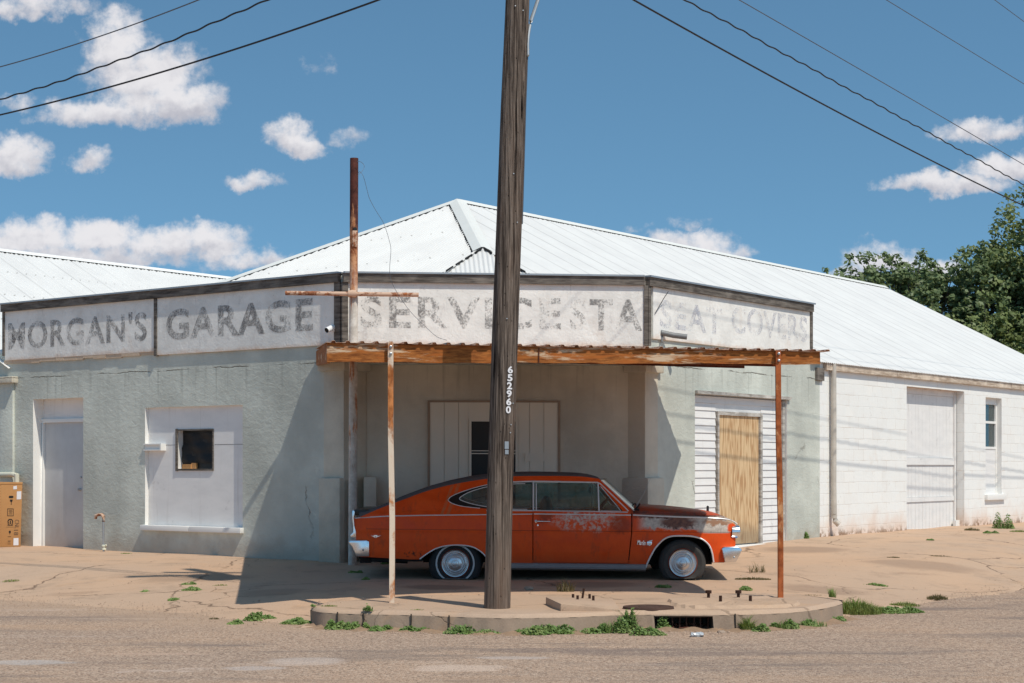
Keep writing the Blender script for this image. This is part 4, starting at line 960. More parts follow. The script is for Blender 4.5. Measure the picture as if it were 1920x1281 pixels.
# greenhouse: sail panel, pillar and drip rail side with one opening for the glass
wg = itp([(884, .34), (893, .272), (905, .235), (940, .115), (958, .062), (966, .026), (972, .02)])
SURR = crv([(900, 953), (880, 951), (862, 948.4), (848, 944), (841, 939.2), (841, 936), (847, 930.6), (862, 923.8), (880, 917.8), (900, 912), (922, 907.6), (945, 905.2), (970, 904.4)], 4)
HOLE = SURR+[(1001, 903.8), (1072, 904.6), (1119, 906.2), (1126, 911), (1168, 958.6), (1100, 957.8), (1003, 956.8), (960, 956.6), (930, 955.4)]
ROOFB = crv([(672, 970.2), (678, 968.2), (700, 958.6), (716, 952), (741, 942.4), (762, 935), (790, 924.4), (828, 913.2), (866, 905.2), (912, 898), (940, 894.6), (970, 893), (1020, 892.6), (1072, 893), (1100, 894.6), (1123, 898)], 4)
GO = ROOFB+[(1128, 901.5), (1150, 921.5), (1172, 942), (1189, 957.5), (1186, 963), (1100, 962), (1000, 962), (998, 964), (912, 965), (800, 966.4), (730, 968)]
for k in (K, KF): body.tess([GO, HOLE], lambda u, v: k(u, v, wg(v)))
bodyo = body.build('body', M['paint'], CAR, smooth=True, merge=.0015, angle=28)
dm = MB()
def fd(a, b):
    v = lerp(lerp(1052.2, 1056, a), lerp(958.5, 961.8, a), b); u = lerp(1000, seamu(v)-.9, a); return u, v, wside(u, v)-.002
rows = []
for j in range(31): rows.append([K(*fd(i/40, j/30)) for i in range(41)])
dm.grid(rows); door = dm.build('door', M['paint'], CAR, smooth=True, angle=28)
dm = MB(); dm.grid([[KF(*fd(i/40, j/30)) for i in range(41)] for j in range(31)]); dm.build('door', M['paint'], CAR, smooth=True, angle=28)
# roof and fastback in dark vinyl, deck and tail lip
vy = MB()
TOPC = itp([(660, 957), (687, 956.2), (706, 950.5), (724, 944), (756, 930), (781, 920.4), (809, 910), (846, 899.8), (880, 893), (912, 889), (940, 886.2), (963, 884.8), (1000, 884.2), (1035, 884.6), (1082, 886.3), (1100, 888.3), (1119, 893.2), (1127, 899)])
RB = itp(ROOFB+[(1128, 899.6)])
def roof_row(u):
    b, t = RB(u), min(TOPC(u), RB(u)-.5); w0 = wg(b)
    prof = [(w0, b), (w0+.02, lerp(b, t, .40)), (w0+.06, lerp(b, t, .72)), (w0+.16, lerp(b, t, .93)), (w0+.32, t+.25), (.78, t), (CWD/2, t)]
    near = []
    for w, v in prof:
        p = K(u, v, w); near.append(p)
    z0 = near[0].x
    near = [Vector((z0 if i == 0 else lerp(p.x, z0, .0), p.y, p.z)) for i, p in enumerate(near)]
    return near+[Vector((p.x, 2*(CD+CWD/2)-p.y, p.z)) for p in near[::-1][1:]]
vy.grid([roof_row(u) for u in [lerp(673, 1126, i/90) for i in range(91)]])
vyl = vy.build('vinyl_roof', M['vinyl'], CAR, smooth=True, angle=50)
dk = MB(); lipp = [(660, 958), (663, 956), (688, 956), (674, 967), (662, 966.5)]
dk.prism(lipp, lambda u, v: KW(u, v, .10), lambda u, v: KW(u, v, CWD-.10)); dk.build('tail_lip', M['vinylblack'], CAR, bevel=.006)
rg = MB(); rows = []
for i in range(9):
    u = lerp(712, 800, i/8); rows.append([K(u, TOPC(u)-.5, w) for w in (.55, .7, .85, .98)]+[KF(u, TOPC(u)-.5, w) for w in (.85, .7, .55)])
rg.grid(rows); rg.build('rear_window', M['glass'], CAR, smooth=True)
# black surround and the glass
QG = crv([(1000, 955.2), (957, 954.8), (930, 952.6), (900, 948.2), (880, 943.6), (866, 938.6), (861.4, 935.4), (866, 930.4), (880, 922.8), (900, 916.2), (922, 911.4), (945, 908.4), (970, 907.2), (1000, 906.8)], 4)
for k, nm in ((K, 1), (KF, 0)):
    sm = MB(); outer = SURR+[(997, 904), (997, 906.85)]+[p for p in QG[::-1] if p[0] < 996]+[(997, 955.2), (997, 956.7), (960, 956.6), (930, 955.4)]
    sm.tess([outer], lambda u, v: k(u, v, wg(v)+.004)); sm.build('window_surround', M['vinylblack'], CAR)
    gm = MB(); gm.tess([[p for p in QG]], lambda u, v: k(u, v, wg(v)+.012)); gm.build('quarter_window', M['glass'], CAR)
    gm = MB(); gm.tess([[(1003, 907.5), (1120, 907.5), (1122.5, 958), (1003, 957)]], lambda u, v: k(u, v, wg(v)+.014)); gm.build('side_window', M['glass'], CAR)
    gm = MB(); gm.tess([[(1122, 910), (1165, 958.4), (1124, 958)]], lambda u, v: k(u, v, wg(v)+.010)); gm.build('vent_window', M['glass'], CAR)
wm = MB(); rows = []
for i in range(13):
    f = i/12; u, v = lerp(1127, 1188, f), lerp(900, 957.5, f); a_ = K(u, v, wg(v)+.012); b_ = KF(u, v, wg(v)+.012); rows.append([a_.lerp(b_, j/14)+Vector((.11*math.sin(math.pi*j/14)**.7, 0, .012*math.sin(math.pi*j/14))) for j in range(15)])
wm.grid(rows); wm.build('windscreen', M['glass'], CAR, smooth=True)
cw = MB(); cw.grid([[KW(u, v, lerp(.06, CWD-.06, j/10))+Vector((.09*math.sin(math.pi*j/10), 0, 0)) for j in range(11)] for u, v in ((1186, 960), (1187, 957.5), (1190, 953), (1197, 950))]); cw.build('cowl', M['paint'], CAR, smooth=True)
# bright trim
def strip(pts, r, name='bright_trim', par=None, m_='trim', wf=None, far=True, seg=6, out=.003):
    for k in ((K, KF) if far else (K,)):
        mb = MB(); mb.tube([k(u, v, (wf or wside)(u, v)-out) for u, v in pts], r, seg); mb.build(name, M[m_], par or CAR, smooth=True)
WGF = lambda u, v: wg(v)
strip([(u, belt(u)+.4) for u in np.linspace(666, 998, 40)], .0075, 'belt_trim')
strip([(u, lerp(963.8, 966.2, (u-1001)/182)) for u in np.linspace(1001, 1183, 12)], .0085, 'belt_trim', door)
strip([(1187, 965.8), (1230, 967.9), (1266, 969.2), (1330, 971.3), (1352, 972.6), (1366, 974.4), (1376, 978.4), (1382, 983)], .010, 'belt_trim')
strip(SURR, .0052, 'window_trim', wf=WGF)
strip([p for p in QG if p[0] < 990], .0052, 'window_trim', wf=lambda u, v: wg(v)+.006)
strip([(945, 904.6), (1001, 902.6), (1072, 903.8), (1120, 904.8), (1126, 907.5)], .0105, 'drip_rail', wf=WGF)
strip([(1126, 907.5), (1150, 930.5), (1174, 954), (1178, 958.5)], .0085, 'pillar_trim', wf=WGF)
strip([(1127.5, 901), (1150, 921.8), (1172, 942.2), (1189, 957.6)], .0075, 'windscreen_trim', wf=WGF)
strip([(912, 957.4), (960, 957.4), (1003, 957.8), (1100, 959.2), (1177, 960.6)], .0085, 'sill_trim', wf=WGF)
strip([(1000.2, 904), (1000.2, 958)], .0105, 'door_pillar_trim', wf=WGF); strip([(1005.4, 907), (1005.4, 957.5)], .007, 'window_trim', wf=WGF)
strip([(1121.4, 907), (1123, 958.5)], .009, 'vent_pillar', wf=WGF); strip([(1126, 912), (1164, 957.8), (1126.5, 958)], .005, 'vent_frame', wf=lambda u, v: wg(v)+.004)
strip([(u, v-.6) for u, v in ARCH_R], .0085, 'arch_trim'); strip([(u, v-.9) for u, v in ARCH_F], .011, 'arch_trim')
for k in (K, KF):
    sm = MB(); sec = [(1054.5, .026), (1056, .008), (1058.3, .010), (1058.8, .004), (1062, .006), (1062.4, .014), (1064.6, .016), (1066, .045), (1068, .09)]
    sm.grid([[k(u, v+lerp(0, 3.4, (u-916)/295), w+.03) for u in np.linspace(915, 1211, 12)] for v, w in sec]); sm.build('rocker_trim', M['sill'], CAR, smooth=True, angle=25)
# underbody and wheel housings
ub = MB()
for ua, ub_, va, vb, wa in ((694, 790, 1046, 1054, .12), (912, 1214, 1052, 1068, .14), (790, 920, 1010, 1058, .42), (1210, 1342, 1000, 1062, .42), (1336, 1360, 1040, 1056, .12)):
    p, q = KW(ua, vb, wa), KW(ub_, va, CWD-wa); ub.box(p, q)
for arch in (ARCH_R, ARCH_F):
    for k in (K, KF): ub.grid([[k(u, v, wside(u, v)+.004) for u, v in arch], [k(u, v, .46) for u, v in arch]])
ub.tube([KW(668, 1046, .45), KW(690, 1052, .45), KW(760, 1056, .5)], .035, 8)
p, q = KW(672, 1058, .25), KW(692, 1044, .8); ub.box(p, q)
ub.build('underbody', plain('dark_underbody', (.016, .013, .012), .9, 0, .3, 6), CAR)
# bumpers
for nm, pf_ in (('rear_bumper', [(653.5, 1015.5), (657, 1013.2), (688, 1012.4), (692, 1015), (692.5, 1043.5), (668, 1043.6), (664.5, 1036), (659.5, 1025.5), (655, 1020)]),
                ('front_bumper', [(1353, 1028), (1357, 1025.4), (1380, 1025), (1389, 1028.5), (1391.4, 1032), (1388, 1039), (1380, 1053.8), (1359.5, 1055), (1356.6, 1045)])):
    bmp = MB(); bmp.prism(pf_, lambda u, v: KW(u, v, -.012 if u > 1360 or u < 680 else -.004), lambda u, v: KW(u, v, CWD+.012)); bo = bmp.build(nm, M['chrome'], CAR, bevel=.012, angle=60)
    bb = MB(); uu, vv = (681, 1031) if nm[0] == 'r' else (1376, 1045)
    bb.lathe(KW(uu, vv, -.012), (0, -1, 0), [(.014, 0), (.013, .006), (.006, .010), (0, .010)], 14); bb.build('bumper_bolt', M['galv'], bo, smooth=True)
# lamps
for side in (0, 1):
    for w in (.125, .34):
        c = KW(1381, 998, w if side == 0 else CWD-w); hl = MB(); hl.lathe(c, (1, 0, 0), [(.088, -.05), (.088, .012), (.084, .046), (.070, .056), (.066, .046)], 24); ho = hl.build('headlight', M['chrome'], CAR, smooth=True)
        ln = MB(); ln.lathe(c, (1, 0, 0), [(.068, .044), (.05, .052), (.02, .056), (0, .057)], 24); ln.build('lens', M['lens'], ho, smooth=True)
gr = MB()
p, q = KW(1378, 1008, .12), KW(1382, 986, CWD-.12); gr.box(p, q)
gro = gr.build('grille', M['vinylblack'], CAR); gb = MB()
for i in range(5): gb.box(KW(1381, 1006-i*4, .52), KW(1385, 1004.8-i*4, CWD-.52))
gb.build('grille_bar', M['trim'], gro)
for side in (0, 1):
    for i, w in enumerate((.16,)):
        tl = MB(); f_ = (lambda u, v, q: KW(u, v, q)) if side == 0 else (lambda u, v, q: KW(u, v, CWD-q))
        prof = [(659.5, 958), (663, 957), (664.5, 961), (662.6, 972), (663.6, 986), (666.6, 998), (667, 1009), (658, 1009), (656, 1004), (661.8, 998), (661.2, 985), (659.6, 972)]
        tl.prism(prof, lambda u, v: f_(u, v, .05), lambda u, v: f_(u, v, .14)); to = tl.build('tail_lamp_bezel', M['chrome'], CAR, bevel=.004)
        rl_ = MB(); rl_.prism([(660.5, 976), (663, 976), (663, 998), (660.5, 998)], lambda u, v: f_(u, v, .15), lambda u, v: f_(u, v, .46)); rl_.build('tail_lamp', M['red_lens'], CAR, bevel=.004)
# door handle, lock, badges
hm = MB(); hm.tube([K(1003.5, 977.6, -.004), K(1006, 977.4, -.022), K(1018, 977.7, -.026), K(1032, 978, -.016)], [.012, .013, .010, .007], 10); hm.lathe(K(1005, 977.6, 0), (0, -1, 0), [(.020, 0), (.018, .012), (0, .014)], 14)
hdl = hm.build('door_handle', M['chrome'], door, smooth=True)
lk = MB(); lk.lathe(K(1008.2, 985.2, wside(1008, 985)), (0, -1, 0), [(.013, 0), (.011, .008), (0, .009)], 14); lk.build('door_lock', M['chrome'], door, smooth=True)
bd = MB(); wq = wside(704, 1006)
for tri in ([(695, 1004), (703, 1006.2), (704, 1008.8)], [(714.5, 1004), (706, 1006), (704, 1008.8)], [(700, 1003.6), (708, 1003.6), (707, 1006), (702, 1006)]): bd.prism(tri, lambda u, v: K(u, v, wq-.010), lambda u, v: K(u, v, wq))
bd.build('wing_badge', M['chrome'], CAR)
nmb = MB(); wq = wside(1205, 1017); put_text(nmb, 'Marlin', lambda a, b: K(lerp(1194.5, 1210.5, a), lerp(1021.5, 1012.5, b)+a*1.2, wq-.006), .01, .35); nmb.build('script_badge', M['chrome'], CAR)
rb_ = MB(); rb_.lathe(K(1217.6, 1018.6, wq), (0, -1, 0), [(.034, 0), (.033, .006), (.026, .009), (0, .010)], 24); rbo = rb_.build('round_badge', M['chrome'], CAR, smooth=True)
fin = MB()
for tri in ([(1214, 1016), (1218, 1013.8), (1224, 1012.4), (1221, 1016.6)], [(1212, 1021.6), (1217, 1017), (1221.5, 1019.6), (1219, 1023.4)]): fin.prism(tri, lambda u, v: K(u, v, wq-.014), lambda u, v: K(u, v, wq-.004))
fin.build('leaping_fish_emblem', M['trim'], rbo)
an = MB(); b_ = KW(1196, 952, .16); an.tube([b_, b_+Vector((.01, 0, .05))], .012, 8); t_ = KW(1222, 897, .16); an.tube([b_+Vector((.01, 0, .05)), b_.lerp(t_, .5), t_], [.004, .003, .002], 6); an.build('aerial', M['galv'], CAR)
wp_ = MB()
for w in (.45, 1.05): wp_.tube([KW(1200, 951, w), KW(1196, 946, w+.02), KW(1189, 950, w+.2), KW(1186, 950, w+.32)], .009, 6)
wp_.tube([KW(1186, 960, .10), KW(1193, 955, .12), KW(1200, 957, .12)], .016, 8); wp_.tube([KW(1193, 956, .12), KW(1201, 945, .14)], .012, 6)
wp_.build('wiper', M['vinylblack'], CAR, smooth=True)
orn = MB(); orn.prism([(1341.5, 964), (1341.5, 953.5), (1343, 951.5), (1345, 952.5), (1345, 965)], lambda u, v: KW(u, v, .93), lambda u, v: KW(u, v, 1.02)); orn.build('bonnet_ornament', M['vinylblack'], CAR)
# seats, dash, wheel
se = MB()
for w0 in (.28, 1.05):
    for pr in ([(1018, 975), (1016, 950), (1022, 936), (1032, 933), (1036, 945), (1046, 975)], [(1040, 985), (1040, 972), (1090, 968), (1096, 985)]): se.prism(pr, lambda u, v: KW(u, v, w0), lambda u, v: KW(u, v, w0+.62))
se.prism([(905, 980), (902, 948), (910, 940), (922, 942), (940, 980)], lambda u, v: KW(u, v, .3), lambda u, v: KW(u, v, CWD-.3)); se.build('seat', M['seat'], CAR, bevel=.02)
da = MB(); da.prism([(1150, 985), (1146, 958), (1160, 953), (1186, 957), (1186, 985)], lambda u, v: KW(u, v, .16), lambda u, v: KW(u, v, CWD-.16)); da.box(KW(920, 1050, .14), KW(1190, 1040, CWD-.14)); da.build('dashboard', M['seat'], CAR)
stw = MB(); cc = KW(1136, 956, CWD-.55); ax = Vector((-.75, 0, .66))
a1, b1 = Vector((0, 1, 0)), ax.cross(Vector((0, 1, 0))).normalized(); stw.tube([cc+(a1*math.cos(t)+b1*math.sin(t))*.2 for t in np.linspace(0, math.tau, 25)], .012, 6); stw.tube([cc, cc-ax*.25], .02, 6); stw.build('steering_wheel', M['vinylblack'], CAR, smooth=True)
mr = MB(); mr.box(KW(1111, 926, .86), KW(1114, 914, 1.08)); mr.build('mirror', M['vinylblack'], CAR)
# wheels: flat tyres
GZ = .006
def wheel(u, v, R, out, near, white):
    c = KW(u, v, out if near else CWD-out); ax = Vector((0, -1 if near else 1, 0))
    def flat(p):
        zk = c.z-.192
        if p.z < zk:
            k = min(1, (zk-p.z)/.09); p = p.copy(); p.y += ax.y*.020*k*(1 if (p.y-c.y)*ax.y > -.07 else -1); p.x += (p.x-c.x)*.10*k
            p.z = zk-(zk-p.z)*(zk-GZ)/(R+.003-.192)
        if p.z < GZ: p.z = GZ
        return p
    rim = MB(); rim.lathe(c, ax, [(.178, -.19), (.176, -.05), (.186, -.012), (.1915, .006), (.185, .012)], 48); rim = rim.build('wheel', M['redline'], CAR, smooth=True)
    ty = MB(); ty.lathe(c, ax, [(.195, -.20), (.24, -.225), (R-.03, -.225), (R, -.19), (R+.003, -.10), (R, -.03), (R-.028, .004), (R-.06, .014), (.25, .018), (.215, .012), (.188, .002)], 64, flat)
    ty.build('tyre', M['tyreblack' if white else 'tyre'], rim, smooth=True, angle=60)
    if white:
        wt = MB(); wt.lathe(c, ax, [(.232, .0155), (.236, .0195), (.250, .0205), (.254, .0185)], 64, lambda p: flat(p)+ax*.001); wt.build('whitewall_ring', M['whitewall'], rim, smooth=True)
    hc = MB(); hc.lathe(c, ax, [(.178, .002), (.180, .018), (.173, .026), (.164, .024), (.157, .014), (.150, .014), (.146, .020), (.136, .026), (.132, .018), (.126, .018), (.120, .024), (.114, .018), (.108, .020), (.100, .032), (.094, .032), (.088, .040), (.070, .047), (.050, .051), (.047, .045), (.042, .045), (.040, .056), (.026, .060), (.024, .056), (.014, .057), (0, .058)], 56)
    ho = hc.build('hubcap', M['hub'], rim, smooth=True, angle=25)
    rb = MB()
    for i in range(40):
        t = i*math.tau/40; d = Vector((math.cos(t), 0, math.sin(t))); s_ = Vector((-math.sin(t), 0, math.cos(t)))*.0035
        p, q = c+d*.126+ax*.0225, c+d*.147+ax*.0205; rb.poly([p-s_, q-s_, q+s_+ax*.004, p+s_+ax*.004]); 
    rb.build('hubcap_ribs', M['hub'], ho)
wheel(853, 1057.3, .345, .085, True, True); wheel(1281, 1056.3, .306, .065, True, False)
wheel(853, 1057.3, .345, .085, False, True); wheel(1281, 1056.3, .306, .065, False, False)
# ================================================================ rusty canopy on two posts
CAN = thing('canopy', (.6, 21.5, 0), 'rusted sheet metal canopy on two thin posts sheltering the parked car', 'canopy')
WF = Wall((-1.3, 18.15), (4.265, .37)); WF.n = WF.n
fl_, fr_ = WF.t(613), WF.t(1538)
FZ = ((WF.z(613, 640), WF.z(613, 679)), (WF.z(1538, 657), WF.z(1538, 683)))
def fz(t, k): return lerp(FZ[0][k], FZ[1][k], (t-fl_)/(fr_-fl_))
BL, BR = Vector((-2.88, 24.70, 3.20)), Vector((3.06, 25.06, 3.02))
fm_ = MB(); rows0, rows1, rows2, rows3 = [], [], [], []
for i in range(41):
    t = lerp(fl_, fr_, i/40); s_ = .004*math.sin(i*1.3)+.003*math.sin(i*.45)
    rows0.append(WF.P(t, fz(t, 1)+s_, -.035)); rows1.append(WF.P(t, fz(t, 1)+s_, 0)); rows2.append(WF.P(t, fz(t, 0)-.02, .006*math.sin(i*.9))); rows3.append(WF.P(t, fz(t, 0)-.012, -.06))
fm_.grid([rows0, rows1, rows2, rows3]); fas = fm_.build('fascia', M['fascia'], CAN, smooth=True, angle=30)
sm = MB()
for k in range(2, 3):
    t = lerp(fl_, fr_, k/5)+.12; sm.wbox(WF, t, t+.012, fz(t, 1)+.005, fz(t, 0)-.03, 0, .012)
sm.build('fascia_joint', M['rustdark'], fas)
for tt, bp in ((fl_, BL),):
    a0, a1 = WF.P(tt, fz(tt, 1)-.012, -.02), WF.P(tt, fz(tt, 0)-.025, -.02); dpt = Vector((.03 if tt == fl_ else -.03, 0, 0)); b0, b1 = bp-Vector((0, 0, .24)), bp-Vector((0, 0, .03))
    e = MB(); e.hexa([a0, a0+dpt, b0+dpt, b0, a1, a1+dpt, b1+dpt, b1]); e.build('side_fascia', M['fascia'], CAN)
sh = MB(); n_ = int((fr_-fl_+.06)/.155); R0, R1, U0, U1 = [], [], [], []
for i in range(n_+1):
    for f, h_ in ((-.5, 0), (-.17, 0), (-.09, .021), (.09, .021), (.17, 0)):
        t = fl_+.07+(i+f)*.155; q = (t-fl_)/(fr_-fl_); p = WF.P(t, fz(t, 0)-.012+h_, .035); b = BL.lerp(BR, q)+Vector((0, 0, h_)); R0.append(p); R1.append(b); U0.append(p-Vector((0, 0, .004))); U1.append(b-Vector((0, 0, .004)))
sh.grid([R0, R1]); sh.grid([U0, R0]); sh.build('roof_sheet', M['rustpipe'], CAN)
bmz = MB()
for q in (.16, .5, .84):
    t = lerp(fl_, fr_, q); p = WF.P(t, fz(t, 0)-.05, -.06); b = BL.lerp(BR, q)-Vector((0, 0, .05)); bmz.tube([p, b], .035, 4, twist=math.pi/4)
for f in (.33, .66):
    p = WF.P(fl_+.05, fz(fl_, 0)-.05, -.05).lerp(BL, f); q = WF.P(fr_-.05, fz(fr_, 0)-.05, -.05).lerp(BR, f); bmz.tube([p-Vector((0, 0, .07)), q-Vector((0, 0, .07))], .045, 4, twist=math.pi/4)
bmz.build('purlin', M['rustdark'], CAN)
for (bx_, by_, tx, ty_, lb) in ((735, 1131, 732.5, 642, 'left'), (1463.5, 1125, 1457.5, 658, 'right')):
    b = gat(bx_, by_); tt = WF.t(tx); tp_ = WF.P(tt, WF.z(tx, ty_), .032); b.z = -.03
    pm = MB(); pm.tube([b, b.lerp(tp_, .33)+Vector((.008, 0, 0)), b.lerp(tp_, .66)-Vector((.004, 0, 0)), tp_], .040, 4, twist=math.pi/4); po = pm.build('post', M['rustpost'] if lb == 'left' else mat('brown_rusted_post', rusty(lin(206, 150, 104), .60, 2.2, (1, 1, .6), lin(118, 60, 32), lin(184, 102, 58))), CAN)
    bo = MB()
    for k in range(2): bo.lathe(WF.P(tt, fz(tt, 0)-.05-.075*k, .06), WF.n, [(.016, 0), (.016, .014), (.008, .018), (0, .018)], 6)
    bo.build('bolt', M['galv'], po)
# ================================================================ mast with crossbar
MX = at(661, 1057, 24.1); MAST = thing('sign_mast', (MX.x, MX.y, 0), 'tall rusty pipe mast with crossbar rising through the canopy beside the sign', 'mast')
mm = MB(); zt_ = ZC+578*24.1/F
mm.lathe(Vector((MX.x, MX.y, 0)), (0, 0, 1), [(.062, -.1), (.062, 3.9), (.058, 3.92), (.058, 4.70), (.060, 4.71), (.060, zt_), (.050, zt_), (.050, zt_-.3)], 20, lambda p: p+Vector(((p.z)*.004, 0, 0)))
mp = mm.build('pole', M['mast'], MAST, smooth=True, angle=30)
hm = MB(); hz = ZC+(875-431)*24.1/F; hm.lathe(Vector((MX.x+.042, MX.y-.055, hz)), (.3, -1, 0), [(0, .012), (.022, .012), (.030, .0)], 14); hm.build('bolt_hole', M['black'], mp)
pm = MB()
for dz_2, h_ in ((-.30, .22), ): pm.wbox(Wall((MX.x, MX.y-.062), (1, .1)), .005, .075, hz-.25, hz-.02, 0, .012)
pm.build('welded_plate', M['rustpipe'], mp, bevel=.005)
cb = MB(); y_ = MX.y-.075; p, q = at(535, 549.5, y_-.02), at(785, 553, y_+.02); cb.tube([p, q], .032, 10); cb.lathe(at(661, 551, y_), (1, 0, .0), [(.05, -.06), (.055, 0), (.05, .06)], 12); cb.build('crossbar', M['rustpipe'], MAST, smooth=True)
lw_ = MB(); pts = [(669, 303), (677, 304), (683, 311), (680, 320), (671, 328), (674, 322), (681, 330), (688, 355), (693, 373), (706, 397), (720, 420), (730, 452), (733, 470), (730.5, 510), (737, 535), (752, 560), (770, 585), (800, 615), (820, 632), (838, 638)]
lw_.tube([at(px, py, MX.y-.10-.3*ss(5, 19, i)) for i, (px, py) in enumerate(crv(pts, 3))], .003, 4); lw_.build('loose_wire', M['cablegrey'], MAST, smooth=True)
# ================================================================ utility pole
PD = 17.5; PB = at(932, 1140, PD); PB.z = 0
UP = thing('utility_pole', (PB.x, PB.y, 0), 'weathered wooden utility pole numbered 652960 standing on the kerb island before the car', 'utility pole')
pcx = itp([(1140, 932), (900, 937.5), (640, 946), (400, 955), (200, 961.5), (0, 970), (-900, 1000)]); prad = itp([(-1, .138), (0, .136), (1.4, .133), (3, .1365), (5, .130), (6.3, .124), (11.5, .105)])
def pc(z): py = CY-(z-ZC)*F/PD; return Vector(((pcx(py)-CX)/F*PD, PD, z))
pm = MB(); rows = []; gro_ = [random.Random(k).uniform(-1, 1) for k in range(112)]
for i in range(150):
    z = -.12+11.4*(i/149); c = pc(z); r0 = prad(z)
    rows.append([c+Vector((math.cos(t), math.sin(t), 0))*(r0*(1+.022*math.sin(3*t+z*.4)+.012*math.sin(7*t+1.3*z)+.010*gro_[(k+int(z*.9))%112]*(.6+.4*math.sin(z*1.7+k)))) for k, t in [(k, k*math.tau/112) for k in range(112)]])
pm.grid(rows, closed=True); pm.poly(rows[-1]); upo = pm.build('wooden_pole', M['pole'], UP, smooth=True)
ca = MB()
for z, L_, dx_ in ((9.7, 2.3, -.1), (10.5, 1.3, .1)): c = pc(z); ca.box(c+Vector((-L_/2+dx_, -.20, -.06)), c+Vector((L_/2+dx_, -.10, .06)))
ca.build('crossarm', M['pole'], UP, bevel=.006)
tf = MB(); tf.lathe(pc(9.0)+Vector((-.36, .02, 0)), (0, 0, 1), [(0, -.42), (.2, -.42), (.22, -.38), (.22, .36), (.2, .42), (.05, .46), (0, .46)], 24); tf.build('transformer', M['galv'], UP, smooth=True, angle=40)
ang = math.radians(27); rd = Vector((math.sin(ang), -math.cos(ang), 0)); tx = Vector((math.cos(ang), math.sin(ang), 0))
def onpole(px, py, off=.003):                       # a point of the number strip
    z = ZC+(CY-py)*PD/F; return pc(z)+rd*(prad(z)*1.012+off)
for i, ch in enumerate('652960'):
    y0 = 688+14.9*i; mb = MB(); o_ = onpole(0, y0+13.4, .006); h_ = 13.4*PD/F; wd_ = 10.5*PD/F; drift = tx*(.008-.004*i*.35)
    put_text(mb, ch, lambda a, b: o_+drift+tx*((a-.5)*wd_)+Vector((0, 0, b*h_)), .035); mb.build('number_tag', M['sticker'], UP)
tg = MB(); o_ = onpole(0, 852, .004)
for a0, a1, b0, b1 in ((-.024, .022, .055, .132), (-.020, .020, 0, .046)): tg.hexa([o_+tx*a0+Vector((0, 0, b0)), o_+tx*a1+Vector((0, 0, b0)), o_+tx*a1-rd*.02+Vector((0, 0, b0)), o_+tx*a0-rd*.02+Vector((0, 0, b0)), o_+tx*a0+Vector((0, 0, b1)), o_+tx*a1+Vector((0, 0, b1)), o_+tx*a1-rd*.02+Vector((0, 0, b1)), o_+tx*a0-rd*.02+Vector((0, 0, b1))])
tg.build('metal_tag', M['galv'], UP)
nl = MB()
for a_, py in ((.062, 757), (.040, 797), (.036, 812), (-.05, 600), (.01, 25), (-.075, 18), (-.03, 330), (.03, 420)): nl.lathe(onpole(0, py, -.004)+tx*a_+rd*(-.012 if abs(a_) > .055 else 0), rd, [(.008, 0), (.007, .004), (0, .006)], 8)
nl.build('nail', M['galv'], UP)
am = MB(); am.tube([at(px, py, PD-.02+dy_) for px, py, dy_ in crv([(989.5, 104, 0), (989.5, 75, .02), (993.5, 47, .06), (1002, 20, .12), (1014, -12, .2), (1040, -55, .3), (1090, -95, .4), (1150, -110, .5)], 4)], .019, 8); arm = am.build('lamp_arm', M['galv'], UP, smooth=True)
cl2 = MB(); p = at(989, 98, PD); cl2.box(p-Vector((.03, .03, .045)), p+Vector((.012, .02, .03))); cl2.build('arm_bracket', M['cream'], arm)
cc2 = MB(); cc2.tube([pc(z)+Vector((prad(z)+.006, 0, 0)) for z in np.linspace(4.0, 5.9, 10)], .006, 6); cc2.build('pole_cable', M['cablegrey'], UP, smooth=True)
# ================================================================ overhead wires
WLd, WRd = Wall((pc(8).x, PD), (-.8, .6)), Wall((pc(8).x, PD), (.6, .8))
def wire(w, pts, r, matl, label, tw=0, grp=None):
    T = [(w.t(px), w.z(px, py)) for px, py in pts]; co = np.polyfit([t for t, z in T], [z for t, z in T], len(T)-1)
    mb = MB(); path = []
    N_ = 1500 if tw else 300
    for i in range(N_+1):
        t = 44*i/N_; o_ = .0075*math.sin(t*15)+.004*math.sin(t*3.1) if tw else 0; path.append(w.P(t, float(np.polyval(co, t))+o_, 0))
    mb.tube(path, r, 5); o = mb.build('power_line', matl, smooth=True); rebase(o, path[0]); tag(o, label, 'wire', grp)
wire(WLd, [(0, 125.5), (185, 69), (372, 0)], .008, M['cablegrey'], 'thin grey overhead wire, uppermost of the three at upper left')
wire(WLd, [(0, 187), (270, 96), (500, 0)], .011, M['cable'], 'wavy twisted overhead cable, middle of the three at upper left', 1)
wire(WLd, [(0, 215.5), (350, 121), (712, -1)], .0118, M['cable'], 'thick black overhead cable, lowest of the three at upper left')
wire(WRd, [(1188, 0), (1540, 194), (1903, 378)], .0118, M['cable'], 'thick black overhead cable, lowest of those at upper right')
wire(WRd, [(1285, 0), (1600, 172), (1918, 346)], .010, M['cable'], 'wavy twisted overhead cable just above the thick one at upper right', 1)
wire(WRd, [(1386, 0), (1650, 152), (1918, 308)], .0065, M['cablegrey'], 'thin grey overhead wire, third from the bottom at upper right')
wire(WRd, [(1662, 0), (1919, 157)], .006, M['cablegrey'], 'thin overhead wire second from the top right corner')
wire(WRd, [(1865, 0), (1919, 40)], .006, M['cablegrey'], 'thin overhead wire crossing the very top right corner')
